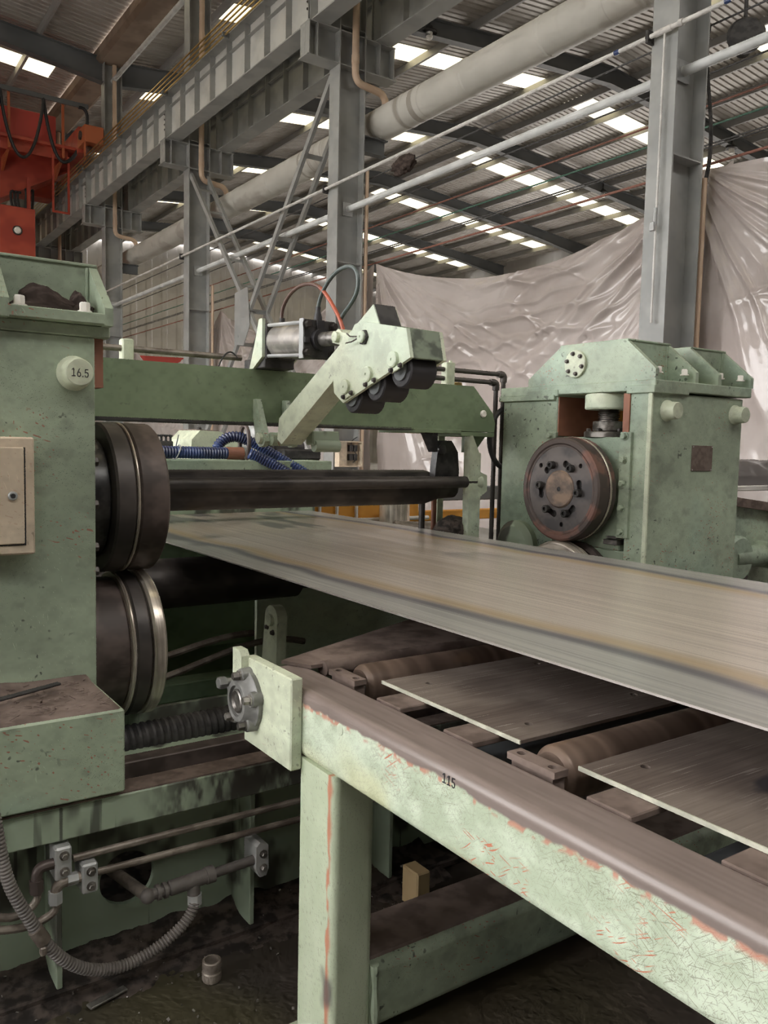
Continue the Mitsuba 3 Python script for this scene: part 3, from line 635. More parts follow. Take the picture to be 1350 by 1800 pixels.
# ------------------------------------------------------------------ roller table in front
t = thing('roller_table', 'scratched pale green roller table with brown deck plates under the steel strip', 'roller table')
ZT = -.5
obj('side_beam', cat(prism('y', rrect(.809, .914, -.642, ZT, .020), -1.2, 1.63)), 'paint_table', t, smooth=40)
obj('side_beam', prism('y', rrect(2.436, 2.541, -.642, ZT, .020), -1.2, 1.63), 'paint_table', t, smooth=40)
for X in (.809, 2.441):
    for ya in (1.321, -.9):
        obj('leg', cat(prism('z', rrect(X, X+.10, ya, ya+.143, .018), -G, -.640), box(X-.02, X+.12, ya-.02, ya+.163, -G, -G+.012, .002)), 'paint_leg', t, smooth=40)
obj('cross_brace', prism('x', rrect(1.325, 1.500, -1.197, -1.055, .022), .905, 2.45), 'paint_head', t, smooth=40)
obj('brace_dust', prism('x', [(1.345, -1.0555), (1.485, -1.0555), (1.48, -1.051), (1.35, -1.051)], .91, 2.44), 'dust', t, label='brown dust on the low cross brace')
obj('weld_seam', tube([(.913+.004*math.sin(9*z), 1.3215, z) for z in np.linspace(-1.19, -1.05, 20)], [.008+.002*math.sin(70*z) for z in np.linspace(-1.19, -1.05, 20)], 8), 'paint_head', t)
obj('end_plate', box(.782, .809, 1.447, 1.665, -.665, -.474, .003), 'paint_pale', t)
fb = obj('flange_bearing', cat(lathe([(0, .066), (.010, .067), (.012, .061), (.022, .052), (.030, .047), (.033, .044), (.033, .034), (.026, .033), (.025, .0)], (.782, 1.638, -.565), (-1, 0, 0), 40),
     [lathe([(0, .018), (.022, .017), (.025, .015)], (.782, 1.638+.054*math.cos(q), -.565+.054*math.sin(q)), (-1, 0, 0), 18) for q in np.radians([20, 92, 164, 236, 308])]), 'bearing_grey', t, label='grey flange bearing at the end of the table')
obj('shaft_end', lathe([(0, .026), (.031, .026), (.033, .022), (.028, .017), (.028, 0)], (.782, 1.638, -.565), (-1, 0, 0), 28), 'screw_steel', fb)
for q in np.radians([92, 164, 236, 308]): obj('bolt', bolt((.757, 1.638+.056*math.cos(q), -.565+.056*math.sin(q)), (-1, 0, 0), .009, .014), 'screw_steel', fb)
obj('long_bolt', cat(cyl((.77, 1.69, -.536), (.738, 1.69, -.536), .009, 16), bolt((.748, 1.69, -.536), (-1, 0, 0), .014, .018, False)), 'bearing_grey', fb)
obj('lug', prism('x', [(1.69, -.53), (1.645, -.53), (1.645, -.47), (1.656, -.458), (1.69, -.458), (1.69, -.48)], .765, .785), 'paint_pale', t)
obj('roller', lathe([(0, .036), (.006, .043), (.012, .046), (1.396, .046), (1.405, .043)], (.972, 1.487, -.526), (1, 0, 0), 48), 'rust_roller', t)
obj('roller', lathe([(0, .036), (.006, .043), (.012, .046), (1.396, .046), (1.405, .043)], (.972, .918, -.526), (1, 0, 0), 48), 'rust_roller', t)
obj('roller', lathe([(0, .036), (.006, .043), (.012, .046), (1.396, .046), (1.405, .043)], (.972, .349, -.526), (1, 0, 0), 48), 'rust_roller', t)
for y in (1.467, .906, .345):
    obj('roller_shaft', cyl((.92, y+.014, -.526), (.98, y+.014, -.526), .018, 20), 'dark_steel', t)
    for X in (.927, 2.423):
        b = obj('bearing_block', cat(prism('z', Polygon([(X-.015, y-.052), (X+.015, y-.052), (X+.015, y+.052), (X-.015, y+.052)]).difference(Point(X, y-.034).buffer(.008)).difference(Point(X, y+.034).buffer(.008)), -.4995, -.4885), box(X-.011, X+.015, y-.045, y+.045, -.56, -.4995)), 'dust', t, label='dusty bearing block with two bolt holes')
def deck(poly, holes, z=-.490):
    P = Polygon(poly)
    for hx, hy in holes: P = P.difference(Point(hx, hy).buffer(.008, quad_segs=5))
    return prism('z', P, z-.006, z)
for (ya, yb, hs) in ((.985, 1.395, [(1.04, 1.04), (1.04, 1.33), (1.35, 1.06), (1.35, 1.33), (2.2, 1.1)]), (.44, .856, [(1.055, .80), (1.055, .50), (1.42, .80), (2.2, .5)]), (-.25, .26, [(1.05, .2)])):
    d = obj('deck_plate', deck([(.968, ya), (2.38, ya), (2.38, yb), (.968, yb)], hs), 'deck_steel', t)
    obj('plate_edge', box(.9655, .968, ya, yb, -.4965, -.4895), 'edge_worn', d)
    for yy in (yb-.11, ya+.09): obj('support_tab', box(.905, 1.0, yy-.04, yy+.04, -.509, -.4975, .002), 'dust', t)
    obj('cross_tube', prism('x', rrect((ya+yb)/2-.10, (ya+yb)/2+.02, -.64, -.56, .012), .91, 2.44), 'steel_dark', t, smooth=40)
obj('entry_apron', prism('z', [(.863, 1.645), (1.438, 1.886), (2.0, 1.93), (2.35, 1.90), (2.35, 1.565), (.90, 1.575)], -.499, -.491), 'dust', t)
obj('apron_fold', tube(np.stack([np.linspace(.93, 2.35, 60), 1.575+.006*meshkit.noise(np.stack([np.linspace(0, 30, 60)]*3, 1)), np.full(60, -.503)], 1), .018, 12), 'dust', t)
m = meshkit.text_mesh('115', .016, .0006); v = np.array(m.vertices)
obj('pencil_mark', trimesh.Trimesh(np.stack([.8088-v[:, 2], .995-v[:, 0]*.8, -.530+v[:, 1]], 1), m.faces, process=False), 'ink', t, label='the figures 115 written on the table side')
obj('plug_weld', lathe([(0, .012), (.002, .011), (.003, .008)], (.810, 1.302, -.538), (-1, 0, 0), 20), 'paint_pale', t)

# ------------------------------------------------------------------ the two trimming stands
def gusset(x, m, w=.02, far=True):
    return prism('x', [(2.012, .262), (2.012, .303), (2.150, .419), (2.495, .419), (2.68, .292), (2.68, .262)], x, x+w), m
def bridge(key, xs, m):
    """two bolted-on pairs of gussets with a wall between each pair."""
    for (xa, xb) in xs:
        for x in (xa, xb-.02):
            obj('gusset', gusset(x, m)[0], m, key)
        obj('rib_wall', box(xa+.02, xb-.02, 2.150, 2.170, .264, .418), m, key)
        obj('weld_bead', tube([(xb-.022 if xa > 1 else xb-.024, 2.148, z) for z in np.linspace(.27, .415, 12)], [.005+.0012*math.sin(k*2.1) for k in range(12)], 6), m, key)
        obj('rib_cover', box(xa, xb, 2.145, 2.50, .417, .425, .002), m, key)
        for x in (xa+.045, xb-.06): obj('nut', bolt((x, 2.034, .2895), (0, 0, 1), .0125, .02), 'white_paint', key)
L = thing('trimming_stand', 'tall green trimming stand at the left edge with the cap marked 16.5', 'machine')
obj('housing', box(-.02, .567, 2.05, 2.83, -.79, .236, .003), 'paint_head', L)
obj('lintel', box(-.05, .602, 2.045, 2.86, .236, .264, .003), 'paint_head', L)
obj('top_plate', box(-.05, .598, 2.012, 2.86, .264, .2895, .002), 'paint_head', L)
bridge(L, ((.352, .60), (-.03, .208)), 'paint_head')
obj('primer_block', box(.567, .592, 2.07, 2.5, .12, .236), 'primer', L)
def pin_cap(key, x, z, y=2.05):
    c = obj('pin_cap', cat(lathe([(0, .041), (.006, .040), (.014, .0345), (.046, .0325), (.0495, .0315), (.051, .0295), (.051, .0)], (x, y, z), (0, -1, 0), 40)), 'paint_pale', key)
    return c
c = pin_cap(L, .519, .149)
m = meshkit.text_mesh('16.5', .019, .0005); v = np.array(m.vertices)
obj('writing', trimesh.Trimesh(np.stack([.4985+v[:, 0]*.72, 1.9988-v[:, 2], .139+v[:, 1]-.03*v[:, 0]], 1), m.faces[:, ::-1], process=False), 'ink', c, label='16.5 written in black marker')
pin_cap(L, .08, .149)
def disc_set(key, zc, xs, names, mats, name):
    """stacked rings along X; xs: [(x0, x1, r)]"""
    d = None
    for (x0, x1, r), nm, mt in zip(xs, names, mats):
        c = min(.006, abs(x1-x0)/3)
        msh = lathe([(0, r-c), (c, r), (x1-x0-c, r), (x1-x0, r-c)], (x0, 2.35, zc), (1, 0, 0), 96)
        d = obj(nm if d else name, msh, mt, d or key) if d is None else (obj(nm, msh, mt, d) and d)
    return d
disc_set(L, -.165, [(.566, .648, .165), (.648, .702, .2075), (.702, .709, .2095), (.711, .790, .2065)], ['hub', 'ring', 'bright_lip', 'outer_ring'], ['black_grease', 'dark_steel', 'bright_steel', 'disc_brown'], 'upper_disc')
disc_set(L, -.580, [(.566, .690, .19), (.690, .7, .2045), (.70, .742, .206), (.748, .783, .2075)], ['hub', 'bright_lip', 'ring', 'outer_ring'], ['disc_brown', 'bright_steel', 'dark_steel', 'bright_steel'], 'lower_disc')
for z in (-.06, -.165, -.27, -.33): obj('bolt', bolt((.567, 2.09, z), (1, 0, 0), .012, .014), 'dark_steel', L)
sb = obj('step_box', box(-.2, .553, 1.781, 2.05, -.776, -.590, .004), 'paint_head', L)
rng = np.random.default_rng(4)
gx, gy = np.meshgrid(np.linspace(-.19, .548, 90), np.linspace(1.786, 2.048, 40))
hz = -.590 + .012*meshkit.fbm(np.stack([gx*14, gy*14, gx*0], -1), 4)**1.5 + .02*np.maximum(gy-1.98, 0)/.07*meshkit.noise(np.stack([gx*20, gy*9, gx*0+4], -1))
edge = np.minimum(np.minimum(.548-gx, gy-1.786), .02)/.02; hz = np.where(edge < .05, -.5905, hz)
gi = (np.arange(39)[:, None]*90 + np.arange(89)).reshape(-1)
obj('dirt_layer', trimesh.Trimesh(np.stack([gx, gy, hz], -1).reshape(-1, 3), np.vstack([np.stack([gi, gi+1, gi+91], 1), np.stack([gi, gi+91, gi+90], 1)]), process=False), 'dust', L, label='thick brown dirt on top of the step box', kind='stuff', smooth=True)
chips = []
for k in range(320):
    x, y = rng.uniform(-.18, .54), rng.uniform(1.8, 2.04); a, l, w = rng.uniform(0, 6.3), rng.uniform(.006, .022), rng.uniform(.001, .004)
    b = box(-l/2, l/2, -w/2, w/2, 0, .0012); b.apply_transform(trimesh.transformations.rotation_matrix(rng.normal(0, .35), [0, 1, 0])); b.apply_transform(trimesh.transformations.rotation_matrix(a, [0, 0, 1])); b.apply_translation([x, y, -.582+rng.uniform(0, .004)]); chips.append(b)
obj('metal_chips', cat(chips), 'dust', L, kind='stuff', label='metal shavings on the dirty step box')
b = rotm(box(-.11, .11, -.008, .008, -.574, -.568, .002), math.radians(24), [0, 0, 1], [0, 0, 0]); b.apply_translation([.36, 1.925, .004])
obj('flat_bar', b, 'black_matt', None, 'thin dark flat bar lying in the dirt on the step box', 'bar')

k = thing('junction_box', 'dirty cream electrical box with a round lock on the left stand', 'electrical box')
obj('case', box(.10, .418, 2.0, 2.0495, -.268, -.003, .004), 'cabinet_cream', k)
obj('door', box(.10, .395, 1.994, 2.0, -.243, -.026, .002), 'cabinet_cream', k)
lk = obj('lock', lathe([(0, .010), (.004, .010), (.006, .008)], (.370, 1.994, -.134), (0, -1, 0), 24), 'galv', k)
obj('keyhole', lathe([(0, .0055), (.0008, .005)], (.370, 1.9878, -.134), (0, -1, 0), 16), 'ink', lk)
obj('door_gap', cat(box(.395, .3985, 1.9985, 2.001, -.243, -.026), box(.10, .3985, 1.9985, 2.001, -.2465, -.243)), 'ink', k)

# the rag in the recess
th, ph = np.meshgrid(np.linspace(0, 2*math.pi, 70, endpoint=False), np.linspace(0, math.pi, 40))
sx = np.stack([np.sin(ph)*np.cos(th), np.sin(ph)*np.sin(th), np.cos(ph)], -1)
n1 = meshkit.fbm(sx*2.2+3, 4); n2 = 1-np.abs(2*meshkit.fbm(sx*3.4+8, 3)-1)
rr = .72 + .55*n1 + .25*np.maximum(n2-.7, 0)
V = sx*rr[..., None]*np.array([.082, .040, .042]); V[..., 2] = np.maximum(V[..., 2], -.006)
V += np.array([.475, 2.095, .297]); V[..., 2] += .012*np.sin((V[..., 0]-.4)*40)*(V[..., 2] > .31)
gi = (np.arange(39)[:, None]*70 + np.arange(70)).reshape(-1); gj = (np.arange(39)[:, None]*70 + (np.arange(70)+1) % 70).reshape(-1)
obj('oily_rag', trimesh.Trimesh(V.reshape(-1, 3), np.vstack([np.stack([gi, gi+70, gj+70], 1), np.stack([gi, gj+70, gj], 1)]), process=False), 'cloth', None, 'crumpled dark brown rag lying on top of the left stand', 'rag', smooth=True)
obj('oily_rag', trimesh.Trimesh(((V-[.475, 2.095, .297])*[.36, .8, .85]+[.548, 2.10, .300]).reshape(-1, 3), np.vstack([np.stack([gi, gi+70, gj+70], 1), np.stack([gi, gj+70, gj], 1)]), process=False), 'cloth', None, 'smaller bunched rag against the right gusset on top of the left stand', 'rag', smooth=True)

R = thing('trimming_stand', 'square green stand beyond the strip with a bolted round disc in front', 'machine')
obj('side_frame', box(2.6, 3.18, 2.500, 2.833, -1.2, .215, .003), 'paint_head', R)
obj('side_frame', box(2.6, 3.18, 2.020, 2.125, -1.2, .215, .003), 'paint_head', R)
obj('base_block', box(2.60, 3.18, 2.125, 2.500, -1.2, -.40, .003), 'paint_grimy', R)
obj('rear_frame', box(3.02, 3.18, 2.125, 2.500, -.40, .215), 'paint_head', R)
obj('lintel', box(2.595, 3.215, 2.005, 2.85, .222, .262, .003), 'paint_head', R)
obj('tab', box(2.590, 2.8, 2.494, 2.670, .214, .243, .003), 'paint_head', R)
obj('tab', box(2.590, 2.8, 2.005, 2.137, .212, .243, .003), 'paint_head', R)
obj('ledge_plate', box(2.585, 3.0, 2.51, 2.85, .2, .2225, .002), 'paint_head', R)
bridge(R, ((2.60, 2.862), (2.99, 3.234)), 'paint_head')
obj('white_can', cyl((2.93, 2.3, .262), (2.93, 2.3, .435), .05, 24, .006), 'white_paint', None, 'white round cap standing between the gussets on the far stand', 'cap')
obj('primer_liner', box(2.604, 3.0, 2.4955, 2.5005, .05, .214), 'primer', R, label='red-brown primed inner face')
obj('primer_liner', box(2.594, 2.612, 2.120, 2.150, .066, .214), 'primer', R, label='red-brown primed strip')
obj('back_panel', box(2.98, 3.02, 2.125, 2.5, -.4, .215), 'orange_paint', R)
obj('chock', box(2.607, 3.0, 2.150, 2.470, -.40, .046, .004), 'paint_head', R)
for ya, yb, zb in ((2.100, 2.153, -.345), (2.492, 2.545, -.345)):
    g = obj('guide_strip', box(2.586, 2.602, ya, yb, zb, .066, .002), 'paint_head', R)
    for z in (.050, -.040, -.133, -.227, -.321): obj('bolt', bolt((2.586, (ya+yb)/2+.003, z), (-1, 0, 0), .0125, .014), 'paint_head', g)
obj('frame_edge', box(2.592, 2.602, 2.016, 2.035, -1.2, .212, .002), 'paint_pale', R)
f = obj('round_cover', lathe([(0, .056), (.010, .056), (.012, .053)], (2.6, 2.405, .343), (-1, 0, 0), 40), 'paint_pale', R)
for q in range(6): obj('bolt', bolt((2.588, 2.405+.042*math.cos(q*math.pi/3+.3), .343+.042*math.sin(q*math.pi/3+.3)), (-1, 0, 0), .007, .009), 'dark_steel', f)
sc = obj('screw_nut', lathe([(0, .094), (.006, .098), (.055, .098), (.062, .094)], (2.69, 2.30, .158), (0, 0, 1), 48), 'paint_pale', R)
obj('nut_collar', cyl((2.69, 2.30, .205), (2.69, 2.30, .222), .085, 40), 'screw_steel', sc)
obj('screw', tube([(2.69, 2.30, z) for z in np.linspace(.08, .17, 72)], [.040+.005*math.sin(k*1.05) for k in range(72)], 32), 'screw_steel', R)
obj('screw_collar', lathe([(0, .064), (.035, .064), (.038, .06)], (2.69, 2.30, .073), (0, 0, 1), 32), 'screw_steel', R)
wsh = obj('screw_washer', lathe([(0, .105), (.020, .105), (.024, .10)], (2.70, 2.30, .046), (0, 0, 1), 40), 'screw_steel', R)
for q in range(6): obj('bolt', bolt((2.70+.085*math.cos(q+.3), 2.30+.085*math.sin(q+.3), .068), (0, 0, 1), .010, .012), 'dark_steel', wsh)
pin_cap(R, 2.687, .149, 2.02); pin_cap(R, 3.125, .149, 2.02)
npl = obj('name_plate', box(2.852, 2.985, 2.016, 2.02, -.080, .021, .001), 'zinc_plate', R, label='brown engraved name plate')
for dx, dz in ((2.858, .016), (2.979, .016), (2.858, -.075), (2.979, -.075)): obj('rivet', lathe([(0, .003), (.001, .0025)], (dx, 2.016, dz), (0, -1, 0), 10), 'galv', npl)
zc = -.165
d = obj('upper_disc', lathe([(.004, .170), (.004, .178), (0, .184), (0, .200), (.006, .2075), (.058, .2075), (.060, .200), (.062, .2085), (.070, .2095), (.074, .202), (.076, .207), (.098, .207), (.098, .1)], (2.468, 2.35, zc), (1, 0, 0), 96, False), 'disc_rust', R)
obj('bright_lip', lathe([(0, .2092), (.004, .2108), (.008, .2108), (.011, .2092)], (2.530, 2.35, zc), (1, 0, 0), 96, False), 'bright_steel', d)
key = []
P = Point(0, 0).buffer(.1705, quad_segs=20)
for q in range(6):
    a = math.radians(66+60*q)
    for s, r in ((-.17, .012), (-.27, .012), (-.37, .014)): P = P.difference(Point(.104*math.cos(a+s), .104*math.sin(a+s)).buffer(r))
for a in (.7, 2.4, 4.6): P = P.difference(Point(.142*math.cos(a), .142*math.sin(a)).buffer(.0095))
obj('face_plate', prism('x', Polygon([(2.35+y, zc+z) for y, z in P.exterior.coords], [[(2.35+y, zc+z) for y, z in h.coords] for h in P.interiors]), 2.4735, 2.486), 'disc_face', d)
obj('disc_core', cyl((2.488, 2.35, zc), (2.56, 2.35, zc), .175, 48), 'black_matt', d)
obj('hub_cap', lathe([(0, .0), (0, .006), (-.004, .010), (-.004, .070), (0, .076), (.006, .077)], (2.471, 2.35, zc), (1, 0, 0), 48, False), 'hub_rust', d)
obj('centre_hole', lathe([(0, .009), (.0012, .006)], (2.4668, 2.35, zc), (-1, 0, 0), 16), 'ink', d)
for q in range(6):
    a = math.radians(66+60*q)
    obj('cap_screw', lathe([(0, .0155), (.020, .0155), (.022, .0135), (.022, .008), (.014, .0075), (.014, 0)], (2.474, 2.35+.104*math.cos(a), zc+.104*math.sin(a)), (-1, 0, 0), 20), 'black_matt', d)
obj('hub', cyl((2.56, 2.35, zc), (2.61, 2.35, zc), .150, 48), 'black_grease', R)
d = obj('lower_disc', lathe([(0, .12), (.0, .19), (.005, .2), (.02, .206), (.05, .206), (.055, .195), (.07, .197), (.07, .1)], (2.46, 2.35, -.58), (1, 0, 0), 80), 'bright_steel', R)
obj('rear_ring', lathe([(0, .195), (.02, .205), (.05, .2)], (2.545, 2.35, -.58), (1, 0, 0), 64), 'disc_rust', d)
obj('oil_cover', cat(lathe([(0, .115), (.03, .115), (.05, .09), (.055, .05)], (2.602, 2.70, -.44), (-1, 0, 0), 32)), 'paint_grimy', R)
obj('shim', cat(box(2.58, 2.7, 2.14, 2.21, -.375, -.355, .002), box(2.585, 2.7, 2.15, 2.20, -.352, -.342, .002)), 'screw_steel', R)

# ------------------------------------------------------------------ cross beam with the raised hold-down arm
cb = thing('cross_beam', 'long olive green cross beam between the two stands above the roll', 'beam')
obj('beam', prism('y', [(.575, .070), (2.518, .062), (2.523, .100), (2.505, .147), (2.391, .258), (.575, .262)], 2.80, 3.06), 'paint_beam', cb)
obj('bottom_lip', box(.575, 2.06, 2.80, 3.06, .060, .070), 'black_matt', cb)
obj('foot_plate', box(2.07, 2.322, 2.79, 3.06, .050, .068, .002), 'paint_beam', cb)
obj('foot_gusset', prism('y', [(2.13, .050), (2.20, .050), (2.20, -.03), (2.175, -.03)], 2.80, 2.83), 'black_grease', cb)
obj('end_plate', box(2.322, 2.52, 2.80, 3.06, .040, .060, .002), 'paint_beam', cb)
obj('end_rib', prism('y', [(2.39, .04), (2.50, .04), (2.44, -.03), (2.39, -.03)], 2.84, 2.87), 'paint_beam', cb)
obj('grease_cap', lathe([(0, .016), (.006, .016), (.01, .012)], (2.449, 2.80, .141), (0, -1, 0), 24), 'white_paint', cb)
ps = thing('roll_post', 'pale green posts with a black greasy chock at the right end of the roll', 'bearing post')
obj('post_plate', box(2.386, 2.425, 3.03, 3.06, -1.0, .050, .003), 'paint_pale', ps)
obj('post_plate', prism('y', [(2.380, .045), (2.395, .045), (2.435, -.03), (2.445, -.03), (2.445, -.115), (2.485, -.13), (2.487, -.20), (2.448, -.225), (2.445, -1.0), (2.385, -1.0)], 2.80, 2.84), 'paint_pale', ps)
gy_ = [(2.236, -.17), (2.240, -.10), (2.25, -.02), (2.262, -.01), (2.275, .02), (2.325, .02), (2.345, -.005), (2.362, -.03), (2.372, -.12), (2.366, -.17)]
ch = obj('chock', prism('y', gy_, 2.86, 2.90), 'black_grease', ps)
obj('pivot_pin', lathe([(0, .022), (.012, .022), (.014, .018)], (2.268, 2.86, -.020), (0, -1, 0), 24), 'black_grease', ch)
obj('guide_rod', cyl((2.262, 2.98, -1.0), (2.262, 2.98, -.24), .014, 14), 'dark_steel', ps)
obj('guide_rod', cyl((2.330, 2.98, -1.0), (2.330, 2.98, -.24), .012, 14), 'primer', ps)
obj('grease_dirt', trimesh.Trimesh((lambda s: (s.vertices*(1+.35*meshkit.fbm(s.vertices*2.5, 4)[:, None])*[.075, .06, .055]+[2.375, 2.9, -.38]))(trimesh.creation.icosphere(subdivisions=4)), trimesh.creation.icosphere(subdivisions=4).faces, process=False), 'dirt', ps, smooth=True, label='black lump of greasy dirt')
rl = thing('press_roll', 'dark steel press roll lying across above the strip', 'roll')
obj('roll', lathe([(0, .05), (0, .076), (1.52, .076), (1.60, .055), (1.69, .050)], (.72, 2.955, -.187), (1, 0, 0), 64), 'dark_steel', rl)
obj('spatter_bar', cyl((.60, 2.825, -.160), (2.455, 2.825, -.160), .0255, 28), 'dark_steel', rl)
obj('bar_collar', lathe([(0, .030), (.02, .036), (.028, .036)], (2.430, 2.825, -.160), (1, 0, 0), 28), 'paint_pale', rl)
obj('left_bearing', box(.57, .73, 2.86, 3.04, -.28, .06, .004), 'black_grease', rl)
lr = thing('lower_roll', 'black lower roll under the strip beside the lower disc', 'roll')
obj('roll', cyl((.575, 2.95, -.53), (1.60, 2.95, -.53), .092, 48, .004), 'dark_steel', lr)
obj('roll_neck', cat(cyl((1.60, 2.95, -.53), (1.70, 2.95, -.53), .062, 32), cyl((1.70, 2.95, -.53), (1.76, 2.95, -.53), .075, 32, .005)), 'black_grease', lr)

am = thing('hold_down_arm', 'pale green raised hold-down arm with three black rubber rollers', 'machine arm')
arm = [(2.655, .082), (2.069, .406), (2.034, .345), (2.635, -.010), (2.668, .008)]
obj('arm_bar', prism('x', arm, 1.372, 1.452), 'paint_pale', am)
obj('arm_top', prism('x', [(2.069, .4065), (2.034, .346), (2.033, .347), (2.068, .408)], 1.376, 1.449), 'black_matt', am, label='dark top end of the arm')
plate = [(2.150, .355), (2.113, .349+.012), (1.884, .318), (1.862, .237), (2.207, .122), (2.262, .155), (2.271, .213)]
obj('side_plate', prism('x', plate, 1.360, 1.372), 'paint_pale', am)
obj('side_plate', prism('x', plate, 1.475, 1.487), 'paint_pale', am)
obj('front_plate', prism('x', [(1.884, .318), (1.862, .237), (1.872, .235), (1.894, .318)], 1.372, 1.475), 'paint_sooty', am, label='grimy dark green front plate')
obj('cover_plate', prism('x', [(1.884, .318), (2.10, .359), (2.10, .353), (1.887, .311)], 1.372, 1.475), 'paint_sooty', am)
for i, (y, z) in enumerate(((1.938, .222), (2.067, .188), (2.190, .156))):
    r = obj('rubber_roller', lathe([(0, .02), (0, .024), (.004, .030), (.004, .046), (.008, .050), (.092, .050), (.096, .046)], (1.3745, y-.008, z-.014), (1, 0, 0), 40), 'black_rubber', am)
    obj('roller_hub', cyl((1.3735, y-.008, z-.014), (1.379, y-.008, z-.014), .030, 28), 'steel_dark', r)
    pn = obj('axle_pin', lathe([(0, .023), (.010, .023), (.012, .020), (.012, .004), (.009, .003), (.009, 0)], (1.360, y, z+.014), (-1, 0, 0), 28), 'paint_pale', am)
    kp = rotm(box(1.354, 1.360, y-.040, y+.014, z-.022, z-.010, .001), 0, [1, 0, 0], [1.36, y, z]); kp = rotm(kp, math.radians(-18), [1, 0, 0], [1.36, y, z])
    obj('keeper', kp, 'paint_pale', pn)
    for dy in (-.036, .008): obj('bolt', bolt((1.354, y+dy-.004, z-.014-.25*dy), (-1, 0, 0), .006, .007), 'dark_steel', pn)
pn = obj('pivot_pin', lathe([(0, .018), (.014, .018), (.016, .015), (.016, .004), (.013, .003), (.013, 0)], (1.360, 2.096, .313), (-1, 0, 0), 28), 'paint_pale', am)
obj('pin_nut', lathe([(0, .023), (.010, .023)], (1.362, 2.094, .312), (-1, 0, 0), 6), 'black_matt', pn)
obj('cotter_wire', cat(tube([(1.347, 2.10, .314), (1.345, 2.15, .318), (1.343, 2.165, .328)], .002, 6), tube([(1.347, 2.10, .312), (1.345, 2.14, .302), (1.343, 2.17, .300)], .002, 6)), 'dark_steel', pn)
obj('rod_lug', prism('x', [(2.320, .318), (2.305, .350), (2.285, .358), (2.262, .345), (2.18, .328), (2.24, .300)], 1.385, 1.44), 'paint_pale', am)
obj('rod_pin', lathe([(0, .017), (.012, .017), (.014, .013), (.014, .003), (.012, 0)], (1.385, 2.290, .333), (-1, 0, 0), 24), 'paint_pale', am)
for x in (1.340, 1.458):
    cv = obj('clevis', prism('x', [(2.80, .152), (2.775, .152), (2.715, .035), (2.70, .0), (2.715, -.018), (2.745, -.022), (2.768, -.006), (2.80, .085)], x, x+.020), 'paint_head', am)
obj('clevis_pin', lathe([(0, .020), (.012, .020), (.014, .016)], (1.340, 2.735, .010), (-1, 0, 0), 24), 'paint_pale', am)
obj('pivot_boss', cyl((1.362, 2.70, .008), (1.456, 2.70, .008), .024, 24), 'paint_head', am)
obj('rest_pad', cat(cyl((1.46, 2.56, -.012), (1.56, 2.56, -.012), .022, 20), box(1.45, 1.56, 2.55, 2.60, -.01, .04, .004)), 'paint_grimy', am)

pc = thing('air_cylinder', 'black and grey pneumatic cylinder with four tie rods pushing the raised arm', 'cylinder')
yt, zt_, yh, zh = 2.72, .357, 2.470, .344
obj('barrel', cyl((1.41, yt, zt_), (1.41, yh, zh), .060, 40), 'barrel_steel', pc)
obj('head_block', box(1.350, 1.470, 2.444, 2.472, .278, .404, .003), 'black_matt', pc)
obj('head_lit_side', cat(box(1.347, 1.351, 2.444, 2.472, .276, .406)), 'galv', pc)  # thin pale sheet painting the lit left side of the head block
obj('gland', cat(cyl((1.41, 2.444, .340), (1.41, 2.420, .339), .036, 28), box(1.395, 1.425, 2.436, 2.444, .34, .404, .002), box(1.350, 1.37, 2.436, 2.444, .325, .345, .002)), 'black_rubber', pc)
for dx in (-.050, .050):
    for dz in (-.054, .054):
        obj('tie_rod', cyl((1.41+dx, yt, zt_+dz), (1.41+dx, yh, zh+dz-.002), .0065, 12), 'galv', pc)
        obj('nut', bolt((1.41+dx, 2.444, (.341+dz*.85)), (0, -1, 0), .0115, .016), 'dark_steel', pc)
obj('tail_block', box(1.350, 1.470, 2.72, 2.755, .292, .420, .003), 'black_matt', pc)
obj('piston_rod', cyl((1.41, 2.43, .340), (1.41, 2.295, .334), .024, 28), 'screw_steel', pc)
obj('mount_bracket', prism('x', [(2.755, .435), (2.728, .435), (2.728, .300), (2.80, .262), (2.83, .262), (2.775, .38)], 1.338, 1.350), 'paint_pale', pc)
obj('mount_bracket', prism('x', [(2.755, .435), (2.728, .435), (2.728, .300), (2.80, .262), (2.83, .262), (2.775, .38)], 1.47, 1.482), 'paint_pale', pc)
obj('mount_foot', box(1.35, 1.47, 2.73, 2.90, .262, .300, .003), 'black_matt', pc)
def hose(key, label, pts, mat, r):
    k = thing(key, label, 'hose')
    P = spline(pts, 80)
    obj('hose', tube(P, r, 12), mat, k)
    return k
hs = hose('air_hose', 'dark red-orange air hose looping from the back of the cylinder', [(1.41, 2.715, .420), (1.41, 2.712, .470), (1.41, 2.66, .515), (1.41, 2.575, .536), (1.41, 2.45, .512), (1.41, 2.36, .44), (1.41, 2.305, .375), (1.42, 2.30, .33)], 'orange_hose', .0065)
obj('fitting', lathe([(0, .013), (.012, .013), (.014, .010), (.03, .010)], (1.41, 2.715, .41), (0, 0, 1), 12), 'black_matt', hs)
hs = hose('air_hose', 'grey-green air hose looping up from the front block of the cylinder', [(1.41, 2.458, .404), (1.41, 2.448, .47), (1.41, 2.39, .525), (1.41, 2.30, .553), (1.41, 2.225, .53), (1.41, 2.215, .48), (1.41, 2.26, .43), (1.42, 2.33, .39)], 'teal_hose', .0065)
obj('fitting', lathe([(0, .014), (.012, .014), (.03, .009), (.045, .009)], (1.41, 2.458, .404), (0, 0, 1), 12), 'black_rubber', hs)

